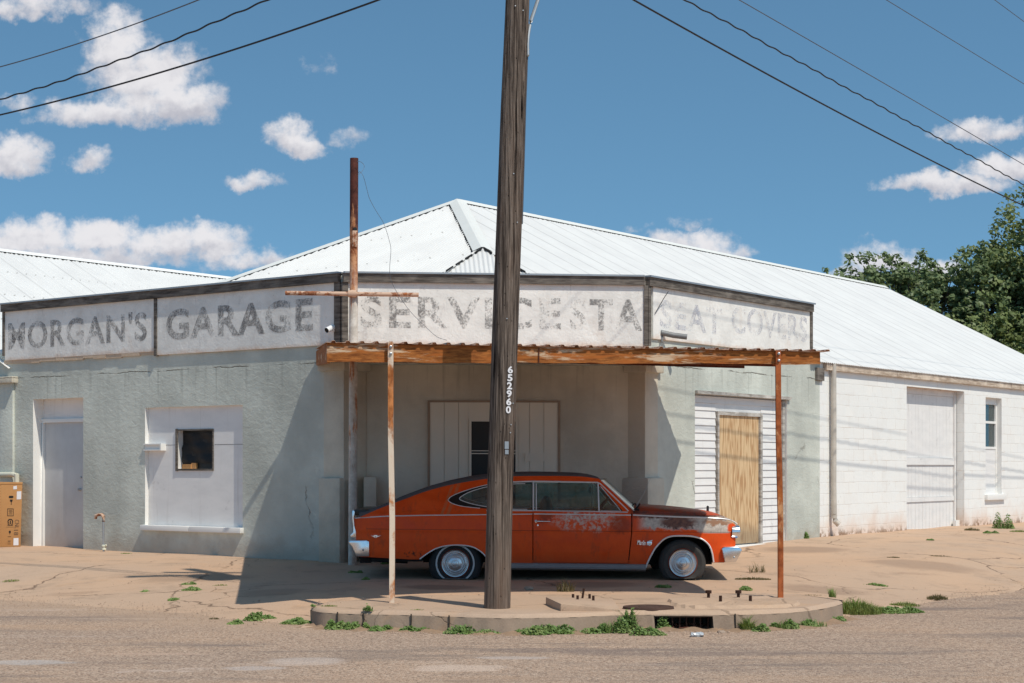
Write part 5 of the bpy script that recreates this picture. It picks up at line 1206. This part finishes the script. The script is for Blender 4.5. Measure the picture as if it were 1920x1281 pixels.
# ================================================================ things on the walls and the pavement
SCM = thing('security_camera', WL.P(WL.t(628), WL.z(628, 618), .04), 'small white bullet camera under the end of the GARAGE lettering', 'camera')
c0 = WL.P(WL.t(630), WL.z(630, 617), .12); axc = Vector((-.55, -.75, -.38)).normalized(); mb = MB(); mb.lathe(c0, axc, [(0, -.07), (.036, -.07), (.042, -.055), (.042, .075), (.038, .085)], 18); mb.build('housing', M['camwhite'], SCM, smooth=True, angle=40)
mb = MB(); mb.lathe(c0, axc, [(.038, .083), (.03, .07), (0, .07)], 18); mb.build('lens', M['black'], SCM)
mb = MB(); mb.tube([WL.P(WL.t(632), WL.z(632, 622), .035), c0], .014, 8); mb.build('bracket', M['camwhite'], SCM, smooth=True)
mb = MB(); mb.tube([WR.P(WR.t(1236), WR.z(1236, 624), .03), WR.P(WR.t(1245), WR.z(1245, 630), .17), WR.P(WR.t(1252), WR.z(1252, 634), .34)], .042, 14, caps=False); mb.tube([WR.P(WR.t(1238), WR.z(1238, 626), .03), WR.P(WR.t(1236), WR.z(1236, 642), .045)], .02, 8)
o = mb.build('metal_spout', plain('dull_grey_pipe', (.20, .20, .20), .6, .3, .3, 8), smooth=True); rebase(o, WR.P(WR.t(1236), WR.z(1236, 624), .03)); tag(o, 'short grey metal pipe spout sticking out under the faded SEAT lettering', 'pipe')
mb = MB(); mb.tube([WR.P(WR.t(1223), WR.z(1223, 588), .05), WR.P(WR.t(1232), WR.z(1232, 560), .12), WR.P(WR.t(1236), WR.z(1236, 548), .16)], .006, 5); o = mb.build('bent_rod', M['cable'], smooth=True); rebase(o, WR.P(WR.t(1223), WR.z(1223, 588), .05)); tag(o, 'thin bent black rod beside the batten left of SEAT', 'rod')
SP = thing('standpipe', WL.P(WL.t(194), .08, .22), 'rusty white garden standpipe tap between grey door and boarded window', 'tap')
f_ = lambda px, py: WL.P(WL.t(px, .22), WL.z(px, py, .22), .22)
mb = MB(); mb.tube([f_(194.5, 1034), f_(194.5, 1020), f_(194, 975)], .020, 8); mb.build('riser', M['galv'], SP, smooth=True)
mb = MB(); mb.tube([f_(194, 978), f_(194, 968), f_(190.5, 965), f_(184, 965.4), f_(180, 967), f_(179, 973)], [.026, .030, .026, .022, .028, .022], 10); mb.build('spout', M['rustpipe'], SP, smooth=True)
mb = MB(); mb.lathe(f_(195, 1026), (0, 0, 1), [(.024, -.05), (.036, -.045), (.036, -.02), (.026, 0), (.042, .01), (.042, .03), (.024, .04)], 12); mb.tube([f_(195, 1024), f_(199, 1022)], .014, 8); mb.build('valve', M['cream'], SP, smooth=True, angle=35)
# cardboard carton and the cream pipe behind it
bo_ = .62; q_ = WL.P(WL.t(38), 0, bo_); BXW = Wall(q_.xy, (1, .31)); tr_ = BXW.t(38.5); z0 = hground(*BXW.P(tr_, 0).xy)+.005; zt2 = BXW.z(40, 905)
CB = thing('cardboard_carton', BXW.P(tr_-.3, z0), 'tall brown cardboard carton printed with handling marks by the left wall', 'box')
Pn = lambda t, z, o=0: BXW.P(t, z, o)+BXW.d*((z-z0)*.028)
mb = MB(); tl_ = tr_-.62; mb.hexa([Pn(tl_, z0), Pn(tr_, z0), Pn(tr_, z0, -.40), Pn(tl_, z0, -.40), Pn(tl_, zt2-.01), Pn(tr_, zt2-.01), Pn(tr_, zt2-.03, -.40), Pn(tl_, zt2-.03, -.40)]); mb.build('carton', M['card'], CB, bevel=.006)
mb = MB(); mb.hexa([Pn(tl_-.005, zt2-.03, .006), Pn(tr_+.004, zt2-.03, .006), Pn(tr_+.004, zt2-.03, -.41), Pn(tl_-.005, zt2-.03, -.41), Pn(tl_-.005, zt2+.012, .004), Pn(tr_+.004, zt2+.004, .004), Pn(tr_+.004, zt2+.004, -.41), Pn(tl_-.005, zt2+.012, -.41)]); mb.build('lid_flap', M['card'], CB, bevel=.004)
def q2(px, py, o_=.0035):
    t, z = BXW.t(px), BXW.z(px, py); return BXW.P(t, z, o_)
def ppoly(mb, pts, o_=.0035): mb.poly([q2(px, py, o_) for px, py in pts][::-1])
def ring(mb, outer, inner): mb.tess([outer, inner], lambda a, b: q2(a, b))
S_ = 220/1409; Z = lambda x, y: (x*S_, 860+y*S_)
ink = MB()
ppoly(ink, [Z(*p) for p in ((105, 455), (115, 447), (150, 447), (162, 455), (160, 468), (148, 474), (116, 474), (106, 468))])
ppoly(ink, [Z(*p) for p in ((118, 492), (152, 492), (150, 510), (139, 524), (139, 545), (146, 550), (126, 550), (133, 545), (133, 524), (121, 510))])
ring(ink, [Z(*p) for p in ((88, 600), (163, 600), (163, 690), (88, 690))], [Z(*p) for p in ((94, 606), (94, 684), (157, 684), (157, 606))])
for k, (xa, xb) in enumerate(((106, 148), (104, 150), (112, 146), (104, 148))): ppoly(ink, [Z(*p) for p in ((xa, 618+15*k), (xb, 618+15*k), (xb, 622+15*k), (xa, 622+15*k))])
def arcs(c, ro, ri, a0, a1, n_=14): return [(c[0]+ro*math.cos(lerp(a0, a1, i/n_)), c[1]-ro*math.sin(lerp(a0, a1, i/n_))) for i in range(n_+1)]+[(c[0]+ri*math.cos(lerp(a1, a0, i/n_)), c[1]-ri*math.sin(lerp(a1, a0, i/n_))) for i in range(n_+1)]
ink.tess([[Z(*p) for p in arcs((124, 757), 34, 22, -.75, math.pi+.75)]], lambda a, b: q2(a, b))
for p_ in ([(118, 745), (130, 745), (130, 788), (118, 788)], [(92, 780), (114, 786), (112, 794), (92, 790)], [(156, 780), (134, 786), (136, 794), (156, 790)]): ppoly(ink, [Z(*p) for p in p_])
for (xa, xb, ya, yb) in ((90, 154, 800, 806), (72, 170, 822, 824), (92, 132, 936, 940), (94, 126, 988, 994), (88, 124, 1010, 1012), (92, 130, 1024, 1027)): ppoly(ink, [Z(*p) for p in ((xa, ya), (xb, ya), (xb, yb), (xa, yb))])
ppoly(ink, [Z(*p) for p in ((106, 872), (118, 864), (130, 872), (130, 888), (118, 900), (106, 888))]); ppoly(ink, [Z(*p) for p in ((115, 900), (121, 900), (120, 912), (116, 912))])
ink.build('printed_marks', M['ink'], CB)
stk = MB()
for pts in ([(160, 332), (203, 326), (203, 368), (160, 370)], [(203, 395), (256, 391), (254, 488), (200, 491)], [(163, 956), (222, 953), (222, 1040), (161, 1042)]): ppoly(stk, [Z(*p) for p in pts], .003)
stk.build('paper_label', M['sticker'], CB)
pn = MB(); put_text(pn, 'CNL', lambda a, b: q2(*Z(lerp(178, 228, b), lerp(735, 838, a)), .004), -.012); put_text(pn, '18', lambda a, b: q2(*Z(lerp(168, 218, b), lerp(856, 918, a)), .004), -.012); pn.build('handwriting', M['pen'], CB)
prf = MB()
for k in range(22): ppoly(prf, [Z(*p) for p in ((0, 320+33*k), (14, 318+33*k), (14, 323+33*k), (0, 325+33*k))])
prf.build('perforation', M['card'], CB)
mb = MB(); g_ = lambda px, py: WL.P(WL.t(px, .1), WL.z(px, py, .1), .1)
mb.tube(crv([g_(-60, 889), g_(10, 890), g_(24, 890), g_(30, 893), g_(31.5, 899), g_(31.5, 1020)], 4), .043, 12); o = mb.build('wall_pipe', M['cream'], smooth=True); rebase(o, WL.P(WL.t(31), .1, .1)); tag(o, 'cream painted bent pipe on the wall behind the cardboard carton', 'pipe')
# anchor bolts, concrete blocks, manhole, drain
BA = thing('concrete_footing', (.72, 17.4, 0), 'raised concrete footing block with five rusty bolts beside the pole', 'footing')
q = [gat(1051, 1147), gat(1163, 1147), gat(1150, 1128), gat(1023, 1134)]; mb = MB()
zt3 = [.082, .02, .03, .085]; mb.hexa([p+Vector((0, 0, -.02)) for p in q]+[Vector((p.x, p.y, z)) for p, z in zip(q, zt3)]); mb.build('block', M['island'], BA, bevel=.014)
def boltm(mb, px, py, py1, z, head=False, tilt=0, r=.016):
    b = gat(px, py, z); h_ = (py-py1)*b.y/F; mb.tube([b-Vector((0, 0, .03)), b+Vector((tilt, 0, h_))], r, 8)
    if head: mb.lathe(b+Vector((tilt, 0, h_)), (0, 0, 1), [(0, .012), (.034, .012), (.034, -.022), (.016, -.024)], 6)
for px, py, y1, tl, r in ((1074.5, 1123, 1114, 0, .014), (1083, 1126, 1116.5, 0, .014), (1091, 1123, 1103.5, .022, .012), (1105.5, 1122.5, 1114, 0, .014), (1112.5, 1126, 1117, 0, .014)):
    mb = MB(); boltm(mb, px, py, y1, .05, False, tl, r); mb.build('bolt', M['bolt'], BA)
BP = thing('concrete_pad', (2.4, 18.4, 0), 'low broken concrete pad with four rusty anchor bolts above the drain', 'footing')
pts = [gat(px, py, .01) for px, py in ((1250, 1127), (1290, 1118), (1370, 1114.5), (1440, 1116), (1492, 1124), (1500, 1134), (1460, 1138.5), (1380, 1140), (1300, 1140), (1262, 1136))]
pts = [Vector(p) for p in crv(pts+[pts[0]], 4)[:-1]]; cen = sum(pts, Vector())/len(pts); rr = random.Random(4); mb = MB()
r0 = [p+Vector((rr.uniform(-.02, .02), rr.uniform(-.02, .02), -.02)) for p in pts]; r1 = [p.lerp(cen, .06)+Vector((rr.uniform(-.02, .02), rr.uniform(-.02, .02), .012+rr.uniform(0, .014))) for p in pts]; r2 = [p.lerp(cen, .4)+Vector((0, 0, .02+rr.uniform(-.006, .012))) for p in pts]; r3 = [cen+Vector((0, 0, .024)) for p in pts]
mb.grid([r0, r1, r2, r3], closed=True); mb.build('pad', M['island'], BP)
for px, py, y1, hd_ in ((1328.5, 1122, 1109, 1), (1351, 1128, 1117, 0), (1384.5, 1121, 1109, 1), (1407, 1128, 1117, 0)):
    mb = MB(); boltm(mb, px, py, y1, .03, hd_, 0, .017); mb.build('bolt', M['bolt'], BP)
mc = gat(1216, 1140, .012); mb = MB(); mb.lathe((mc.x, mc.y+.02, .006), (0, 0, 1), [(0, .022), (.10, .022), (.11, .016), (.125, .016), (.135, .022), (.20, .022), (.21, .016), (.225, .016), (.235, .022), (.262, .020), (.268, -.01)], 36)
o = mb.build('manhole_cover', M['iron'], smooth=True, angle=20); rebase(o, (mc.x, mc.y, 0)); tag(o, 'round rusty iron manhole cover at the kerb edge behind the drain', 'manhole cover')
DRN = thing('storm_drain', ((DR0+DR1)/2, yline((DR0+DR1)/2), -.19), 'dark kerb inlet drain with rusty bars and debris', 'drain')
yk = yline((DR0+DR1)/2); mb = MB()
for a_, b_ in (((DR0, yk+.02, -.30), (DR0-.02, yk+.6, -.03)), ((DR1, yk+.02, -.30), (DR1+.02, yk+.6, -.03)), ((DR0, yk+.55, -.30), (DR1, yk+.6, -.03)), ((DR0, yk+.03, -.062), (DR1, yk+.6, -.03)), ((DR0, yk-.04, -.33), (DR1, yk+.6, -.27))): mb.box(a_, b_)
mb.build('chamber', plain('dark_drain_concrete', (.13, .10, .08), .95, 0, .4, 5), DRN)
for k in range(8):
    mb = MB(); x = lerp(DR0, DR1, (k+.6)/8.2); mb.tube([(x, yk+.05, -.26), (x+.006*math.sin(k*3), yk+.045, -.06)], .008, 6); mb.build('bar', M['bolt'], DRN)
mb = MB(); rr = random.Random(8)
for k in range(46): p = Vector((rr.uniform(DR0+.1, DR1-.02), yk+rr.uniform(.0, .4), -.255+rr.uniform(0, .09))); mb.tube([p, p+Vector((rr.uniform(-.14, .14), rr.uniform(-.06, .06), rr.uniform(-.02, .06)))], .004, 4)
mb.build('twig_debris', plain('red_brown_twigs', lin(112, 66, 52), .9, 0, .4, 20), DRN)
mb = MB(); p0_ = gat(1307, 1194, -.188); rr = random.Random(12); rows = []
for i in range(7): rows.append([p0_+Vector((lerp(-.06, .06, i/6), .03*math.cos(t)*(1+.5*rr.random()), .02+.018*math.sin(t)*(1+.6*rr.random()))) for t in [k*math.tau/8 for k in range(8)]])
mb.grid(rows, closed=True); o = mb.build('crushed_bottle', M['plastic']); rebase(o, p0_); tag(o, 'crushed clear plastic bottle in the gutter before the drain', 'litter')
def stone(px, py, r, z, label, seed):
    bm = bmesh.new(); bmesh.ops.create_icosphere(bm, subdivisions=2, radius=r); rr = random.Random(seed)
    for v in bm.verts: v.co = Vector((v.co.x*1.25, v.co.y, v.co.z*.62))*(1+rr.uniform(-.14, .14))
    me = bpy.data.meshes.new('stone'); bm.to_mesh(me); bm.free(); me.materials.append(M['stone']); o = bpy.data.objects.new('stone', me); COL.objects.link(o); o.location = gat(px, py, z)+Vector((0, 0, r*.35)); tag(o, label, 'stone')
stone(991, 1106, .045, .0, 'grey stone lying just right of the wooden pole base', 1); stone(1352, 1188, .035, -.195, 'small dirt lump in the gutter right of the drain', 5)
# ================================================================ weeds
def blade(mb, p, d, h, w, bend, rr):
    s_ = d.cross(Vector((0, 0, 1))).normalized()*w; m1 = p+Vector((0, 0, h*.55))+d*bend*.3; e_ = p+Vector((0, 0, h*(1-.25*bend/max(h, .01))))+d*bend
    b = len(mb.v); mb.v += [p-s_, p+s_, m1+s_*.8, m1-s_*.8, e_]; mb.f += [(b, b+1, b+2, b+3), (b+3, b+2, b+4)]; mb.uv += [None, None]; mb.mi += [0, 0]
def fy(x, y): return min(y, yline(x)-.035) if KF_ else y
def tuft(mb, c, rx, ry, h, n_, rr, hf=None):
    for _ in range(n_):
        a_, q = rr.uniform(0, math.tau), math.sqrt(rr.random()); x, y = c.x+math.cos(a_)*q*rx, fy(c.x+math.cos(a_)*q*rx, c.y+math.sin(a_)*q*ry); z = hf(x, y) if hf else c.z
        t = rr.uniform(0, math.tau); d = Vector((math.cos(t), math.sin(t), 0)); hh = h*(1-.55*q)*rr.uniform(.5, 1.1); blade(mb, Vector((x, y, z-.005)), d, hh, rr.uniform(.0025, .0055), hh*rr.uniform(.2, .9), rr)
def leafy(mb, c, rx, ry, h, n_, rr, hf=None, s=.02):
    for _ in range(n_):
        a_, q = rr.uniform(0, math.tau), rr.random()**.6; x, y = c.x+math.cos(a_)*q*rx, fy(c.x+math.cos(a_)*q*rx, c.y+math.sin(a_)*q*ry); z = (hf(x, y) if hf else c.z)+h*(1-q*q)*rr.random()**.7
        l = s*rr.uniform(.5, 1.3); u_ = Vector((rr.gauss(0, 1), rr.gauss(0, 1), rr.gauss(0, .5))).normalized()*l; nn_ = SUNV+Vector((rr.gauss(0, .6), rr.gauss(0, .6), rr.gauss(0, .4))); v_ = u_.cross(nn_).normalized()*l*.6; u_ = v_.cross(nn_).normalized()*l; p = Vector((x, y, z+.004))
        b = len(mb.v); mb.v += [p-u_, p+v_, p+u_, p-v_]; mb.f.append((b, b+1, b+2, b+3)); mb.uv.append(None); mb.mi.append(0)
KF_ = False; INS = False
def hmix(x, y):
    if KF_: return -.188
    if INS: return -.2
    if y < yline(x)-.01: return -.188
    if KL[0] < x < KR[0] and y < 19.3: return .004
    return hground(x, y)
def weed(px, py, z, rx, ry, h, kind, label, n_=90, seed=0, grp=None, cat='weeds'):
    global KF_, INS
    INS = 'inside' in label
    c = gat(px, py, z); KF_ = grp == LOW and KL[0]-.1 < c.x < KR[0]+.1 and 'inside' not in label
    if KF_: c = gat(px, py, -.188); c.y = min(c.y, yline(c.x)-.05-ry*.5)
    n_ = int(n_*1.5); h *= 1.15; rr = random.Random(seed+int(px)); mb = MB()
    m_ = {'leaf': 'weed', 'grass': 'grass', 'dry': 'drygrass', 'mix': 'weed'}[kind]
    if kind in ('leaf', 'mix'):
        k = int(n_*6); ncl = max(3, int(rx/.05))
        for j in range(ncl):
            cc_ = Vector((c.x+rr.uniform(-1, 1)*rx*.85, c.y+rr.uniform(-1, 1)*ry*.8, z)); leafy(mb, cc_, rx*.35+.03, ry*.5+.02, h*rr.uniform(.4, 1.1), k//ncl, rr, hmix, .017)
    if kind in ('grass', 'dry', 'mix'): tuft(mb, c, rx, ry, h*1.25, n_*(2 if kind != 'mix' else 1), rr, hmix)
    o = mb.build('weed_clump' if kind in ('leaf', 'mix') else 'grass_tuft', M[m_]); rebase(o, c); tag(o, label, cat, grp)
LOW = 'weeds along the foot of the kerb'
for a_ in ((437, 1165, -.16, .10, .06, .04, 'leaf', 'smallest leafy weed patch on the road left of the kerb end', 40), (497, 1157, -.15, .20, .10, .07, 'leaf', 'broad leafy weed patch left of the rounded kerb end', 110),
           (549, 1166, -.16, .20, .09, .07, 'leaf', 'leafy weed mat touching the rounded left end of the kerb', 120), (641, 1169, -.16, .12, .07, .12, 'leaf', 'bushy weed against the kerb face below the first crack', 80),
           (668, 1172, -.16, .11, .05, .08, 'leaf', 'small weed at the kerb foot left of the second crack', 60), (725, 1181, -.16, .14, .06, .05, 'leaf', 'flat weed patch at the kerb foot left of the pole, farther left', 80),
           (790, 1176, -.16, .22, .05, .05, 'leaf', 'thin grassy weed strip against the kerb just left of the third crack', 70), (885, 1183, -.16, .30, .07, .08, 'leaf', 'dense weed strip at the kerb foot just below the pole', 130),
           (982, 1187, -.16, .30, .08, .09, 'leaf', 'dense weed strip at the kerb foot right of the pole', 140), (1070, 1185, -.16, .30, .07, .08, 'leaf', 'weed strip at the kerb foot below the bolted footing block', 140),
           (1150, 1187, -.17, .16, .06, .15, 'mix', 'taller weed leaning on the kerb left of the drain block', 110), (1212, 1191, -.18, .20, .06, .07, 'leaf', 'weed mat in the gutter at the left edge of the drain', 120),
           (1176, 1178, -.17, .07, .05, .24, 'mix', 'upright leafy weed growing against the kerb joint left of the drain', 70), (1246, 1183, -.2, .06, .03, .16, 'leaf', 'broad leaved weed growing inside the left of the drain mouth', 40),
           (1398, 1180, -.17, .08, .05, .15, 'grass', 'spiky grass tuft at the kerb foot right of the drain', 80), (1420, 1184, -.165, .09, .05, .07, 'leaf', 'low weed beside the spiky grass tuft right of the drain', 60),
           (1460, 1173, -.165, .16, .07, .10, 'mix', 'bushy weed at the curving kerb below the right post', 120), (1503, 1168, -.165, .20, .07, .09, 'mix', 'grassy weed on the kerb curve right of the right post', 130),
           (1553, 1158, -.165, .10, .05, .05, 'leaf', 'small weed at the kerb foot near its right end', 50), (1604, 1146, -.16, .30, .22, .16, 'grass', 'bright grass clump hiding the right end of the kerb', 520),
           (1672, 1145, -.16, .32, .10, .06, 'mix', 'low grass mat spreading along the road edge right of the kerb', 240), (1697, 1131, -.15, .18, .08, .06, 'grass', 'thin grass tuft at the road edge, second right of the kerb', 110),
           (1757, 1119, -.15, .13, .09, .07, 'dry', 'brownish tuft at the road edge farther right of the kerb', 100)): weed(*a_, grp=LOW)
PV = 'weeds in the pavement cracks'
for a_ in ((795, 1140, .0, .05, .04, .10, 'grass', 'nothing', 10),)[:0]: weed(*a_, grp=PV)
for a_ in ((358, 1104, -.05, .13, .07, .05, 'leaf', 'leafy green weed on the pavement below the boarded window', 80), (322, 1112, -.05, .06, .04, .02, 'leaf', 'tiny weed left of the leafy one below the boarded window', 24), (270, 1096, 0, .08, .05, .03, 'mix', 'small weed in a pavement crack left of the canopy shadow', 26),
           (354, 1091, 0, .07, .04, .03, 'mix', 'small dull weed just above the leafy one on the pavement', 24), (20, 1079, .0, .12, .05, .03, 'grass', 'thin grass tuft on the pavement below the carton', 40), (412, 1093, .0, .10, .04, .02, 'grass', 'fine grass line beside the canopy shadow edge', 30),
           (402, 1146, -.1, .06, .04, .03, 'dry', 'dry weed at the road edge on the far left', 24), (236, 1040, .08, .09, .04, .02, 'grass', 'faint grass near the wall right of the standpipe', 24),
           (690, 1146, .0, .05, .03, .07, 'mix', 'weed growing out of the second kerb crack', 40), (618, 1137, .0, .09, .05, .02, 'grass', 'thin grass on top of the rounded kerb end', 40), (783, 1145, .0, .08, .03, .02, 'grass', 'sparse grass on the kerb top before the left post', 24),
           (667, 1073, .04, .07, .05, .04, 'mix', 'dark weed in the shade below the rear bumper', 30), (720, 1060, .05, .05, .04, .04, 'mix', 'dark weed under the tail of the car', 30), (687, 1088, .0, .05, .04, .03, 'mix', 'dark weed in the canopy shade before the car tail', 24),
           (1096, 1146, .0, .08, .03, .02, 'grass', 'grass in front of the bolted footing block', 36), (1245, 1102, .0, .09, .05, .03, 'mix', 'weed at the edge of the car shadow near the front wheel', 50),
           (1386, 1101, .0, .12, .06, .035, 'leaf', 'bright low weed behind the anchor bolts', 80), (1412, 1086, .0, .24, .07, .035, 'dry', 'brownish grass mat right of the front wheel', 170), (1420, 1078, .0, .12, .05, .17, 'dry', 'tall dry grass stalks right of the front bumper', 22),
           (1535, 1102, .0, .18, .08, .03, 'dry', 'dry weed patch on broken concrete right of the right post', 110), (1480, 1107, .0, .12, .05, .02, 'mix', 'weed at the back of the right post foot', 40), (1060, 1110, .0, .11, .06, .18, 'dry', 'dry grass stalks behind the footing bolts', 30),
           (1744, 1018, .16, .0+.05, .04, .02, 'leaf', 'small green weed on the right hand pavement', 20), (1510, 1015, .18, .07, .05, .13, 'mix', 'weed at the foot of the green wall right of the plywood door', 40), (1888, 992, .22, .24, .14, .27, 'leaf', 'green bush at the foot of the wall under the sash window', 200),
           (1822, 995, .22, .16, .08, .06, 'dry', 'dry weed by the corner of the white plank door', 70), (1856, 1001, .2, .14, .08, .04, 'mix', 'low weed on the pavement left of the bush by the window', 60), (1700, 1070, .0, .12, .05, .02, 'dry', 'dry crack weed in the middle of the right pavement', 40),
           (1640, 1092, -.05, .16, .05, .02, 'mix', 'weed line in the pavement crack near the road edge', 50), (1765, 1049, .05, .20, .05, .03, 'dry', 'dark dry weed streak on the far right pavement', 60), (1675, 1052, .05, .10, .04, .02, 'dry', 'second dark weed streak left of the far right one', 40), (1912, 998, .2, .2, .1, .05, 'grass', 'grass at the right edge under the window wall', 100)):
    weed(*a_, grp=PV)
gd = MB(); R0, R1, R2 = [], [], []
for i, p in enumerate(KS):
    w_ = .16+.07*math.sin(i*.7)+.05*math.sin(i*1.9+1); q = inset(p, -.02); q2_ = inset(p, -w_*.5-.02); q3 = inset(p, -w_-.05)
    R0.append((q[0], q[1], -.165+.012*math.sin(i*.9))); R1.append((q2_[0], q2_[1], -.178+.006*math.sin(i*1.3))); R2.append((q3[0], q3[1], -.195))
gd.grid([R0, R1, R2]); tag(gd.build('gutter_dirt', plain('gutter_soil', lin(150, 122, 98), .95, 0, .35, 14, .4), smooth=True), kind='structure')
gv = MB(); rr = random.Random(41)
for _ in range(2600):
    k = rr.random()
    if k < .40: t = rr.uniform(0, 6.5); x, y = KL[0]-.8*t, KL[1]+.6*t; d_ = rr.gauss(0, .35); x += .6*d_; y += .8*d_
    elif k < .62: t = rr.uniform(0, 9); x, y = KR[0]+.6*t, KR[1]+.8*t; d_ = rr.gauss(0, .18); x += -.8*d_; y += .6*d_
    elif k < .85: x = rr.uniform(KL[0], KR[0]); y = yline(x)-.05-abs(rr.gauss(0, .22))
    else: x = rr.uniform(-7, 7); y = rr.uniform(18.5, 25)
    if x*.8-2.2 > (y-18)*.75 and k >= .85: continue
    z = hmix(x, y) if y > yline(x) else -.186; s_ = rr.uniform(.004, .011)*(1.7 if rr.random() < .06 else 1); p = Vector((x, y, z+s_*.3)); b = len(gv.v)
    gv.v += [p+Vector((s_*rr.uniform(.7, 1.4), 0, 0)), p+Vector((0, s_*rr.uniform(.7, 1.3), 0)), p-Vector((s_*rr.uniform(.7, 1.4), 0, 0)), p-Vector((0, s_*rr.uniform(.7, 1.3), 0)), p+Vector((0, 0, s_*.8))]
    for q in ((0, 1, 4), (1, 2, 4), (2, 3, 4), (3, 0, 4)): gv.f.append(tuple(b+i for i in q)); gv.uv.append(None); gv.mi.append(0)
tag(gv.build('gravel', plain('loose_gravel', lin(160, 134, 114), .95, 0, .5, 60)), 'loose gravel scattered over the pavement edge and gutter', None, None, 'stuff')
# ================================================================ trees behind the right wing
def tree(x, y, H, R, n_cl, label, leaf='leaf', seed=1, low=.25, spiky=.0, asp=1.):
    rr = random.Random(seed); T = thing('oak_tree' if leaf == 'leaf' else 'juniper_tree', (x, y, -.3), label, 'tree')
    tm = MB(); base = Vector((x, y, -.3)); top = Vector((x+rr.uniform(-.3, .3), y, H*.72))
    tm.tube([base, base.lerp(top, .3)+Vector((.15, 0, 0)), base.lerp(top, .65)-Vector((.1, 0, 0)), top], [R*.085, R*.07, R*.045, R*.015], 10)
    clumps = []
    for k in range(n_cl):
        th, ph = rr.uniform(0, math.tau), math.acos(rr.uniform(-.75, 1)); q = rr.uniform(.45, 1)**.6
        p = Vector((x+R*q*math.sin(ph)*math.cos(th)*asp, y+R*q*math.sin(ph)*math.sin(th)*.8, H*(low+(1-low)*.5)+H*(1-low)*.5*q*math.cos(ph)))
        p += Vector((rr.gauss(0, R*.06), 0, rr.gauss(0, R*.08))); clumps.append(p)
        if k % 3 == 0: s_ = base.lerp(top, rr.uniform(.35, .95)); m_ = s_.lerp(p, .5)+Vector((0, 0, -.1*R*rr.random())); tm.tube([s_, m_, p], [R*.022, R*.014, R*.004], 5, caps=False)
    for k in range(int(n_cl*spiky)):
        p = rr.choice(clumps[:n_cl]); d = Vector((rr.gauss(0, .5), rr.gauss(0, .3), 1)).normalized(); L_ = rr.uniform(.4, 1.1)
        tm.tube([p, p+d*L_], [.012, .004], 4, caps=False)
        for j in range(3): clumps.append((p+d*L_*(j+1)/3, .16))
    tm.build('trunk', M['bark'], T, smooth=True)
    cm = MB()
    for c in clumps:
        if isinstance(c, tuple): c, cr = c; nl_ = 16
        else: cr = rr.uniform(.28, .62)*R/4.2; nl_ = int(150*(cr/.45)**1.5)
        sx, sy, sz = rr.uniform(.8, 1.5), rr.uniform(.8, 1.3), rr.uniform(.5, 1)
        for _ in range(nl_):
            v_ = Vector((rr.gauss(0, 1), rr.gauss(0, 1), rr.gauss(0, 1))).normalized()*(rr.random()**.45); p = c+Vector((v_.x*cr*sx, v_.y*cr*sy, v_.z*cr*sz))
            l = rr.uniform(.05, .105); u_ = Vector((rr.gauss(0, 1), rr.gauss(0, 1), rr.gauss(0, .6))).normalized()*l; nn_ = v_*.7+SUNV*.8+Vector((rr.gauss(0, .55), rr.gauss(0, .55), rr.gauss(0, .55))); w_ = u_.cross(nn_).normalized()*l*.6; u_ = w_.cross(nn_).normalized()*l
            b = len(cm.v); cm.v += [p-u_, p+w_, p+u_, p-w_]; cm.f.append((b, b+1, b+2, b+3)); cm.uv.append(None); cm.mi.append(0)
    cm.build('crown', M[leaf], T)
tree(12.5, 53.5, 8.1, 2.8, 420, 'leftmost dark bushy tree rising just behind the white roof ridge', 'leafdark', 3, .35, .22, 1.15)
tree(15.0, 52.0, 8.3, 1.5, 200, 'narrow dark tree between the leftmost bush and the tall oak', 'leafdark', 6, .3, .25)
tree(18.6, 53.0, 10.9, 4.0, 460, 'tallest oak tree at the right edge above the roof slope', 'leaf', 11, .22, .12)
tree(17.4, 48.5, 6.4, 3.2, 420, 'low pale green tree in front of the tall oak by the roof slope', 'leaf', 21, .2, .05)
tree(14.4, 50.5, 6.2, 2.4, 280, 'low bushy tree peeking over the middle of the roof slope', 'leaf', 31, .25, .1)
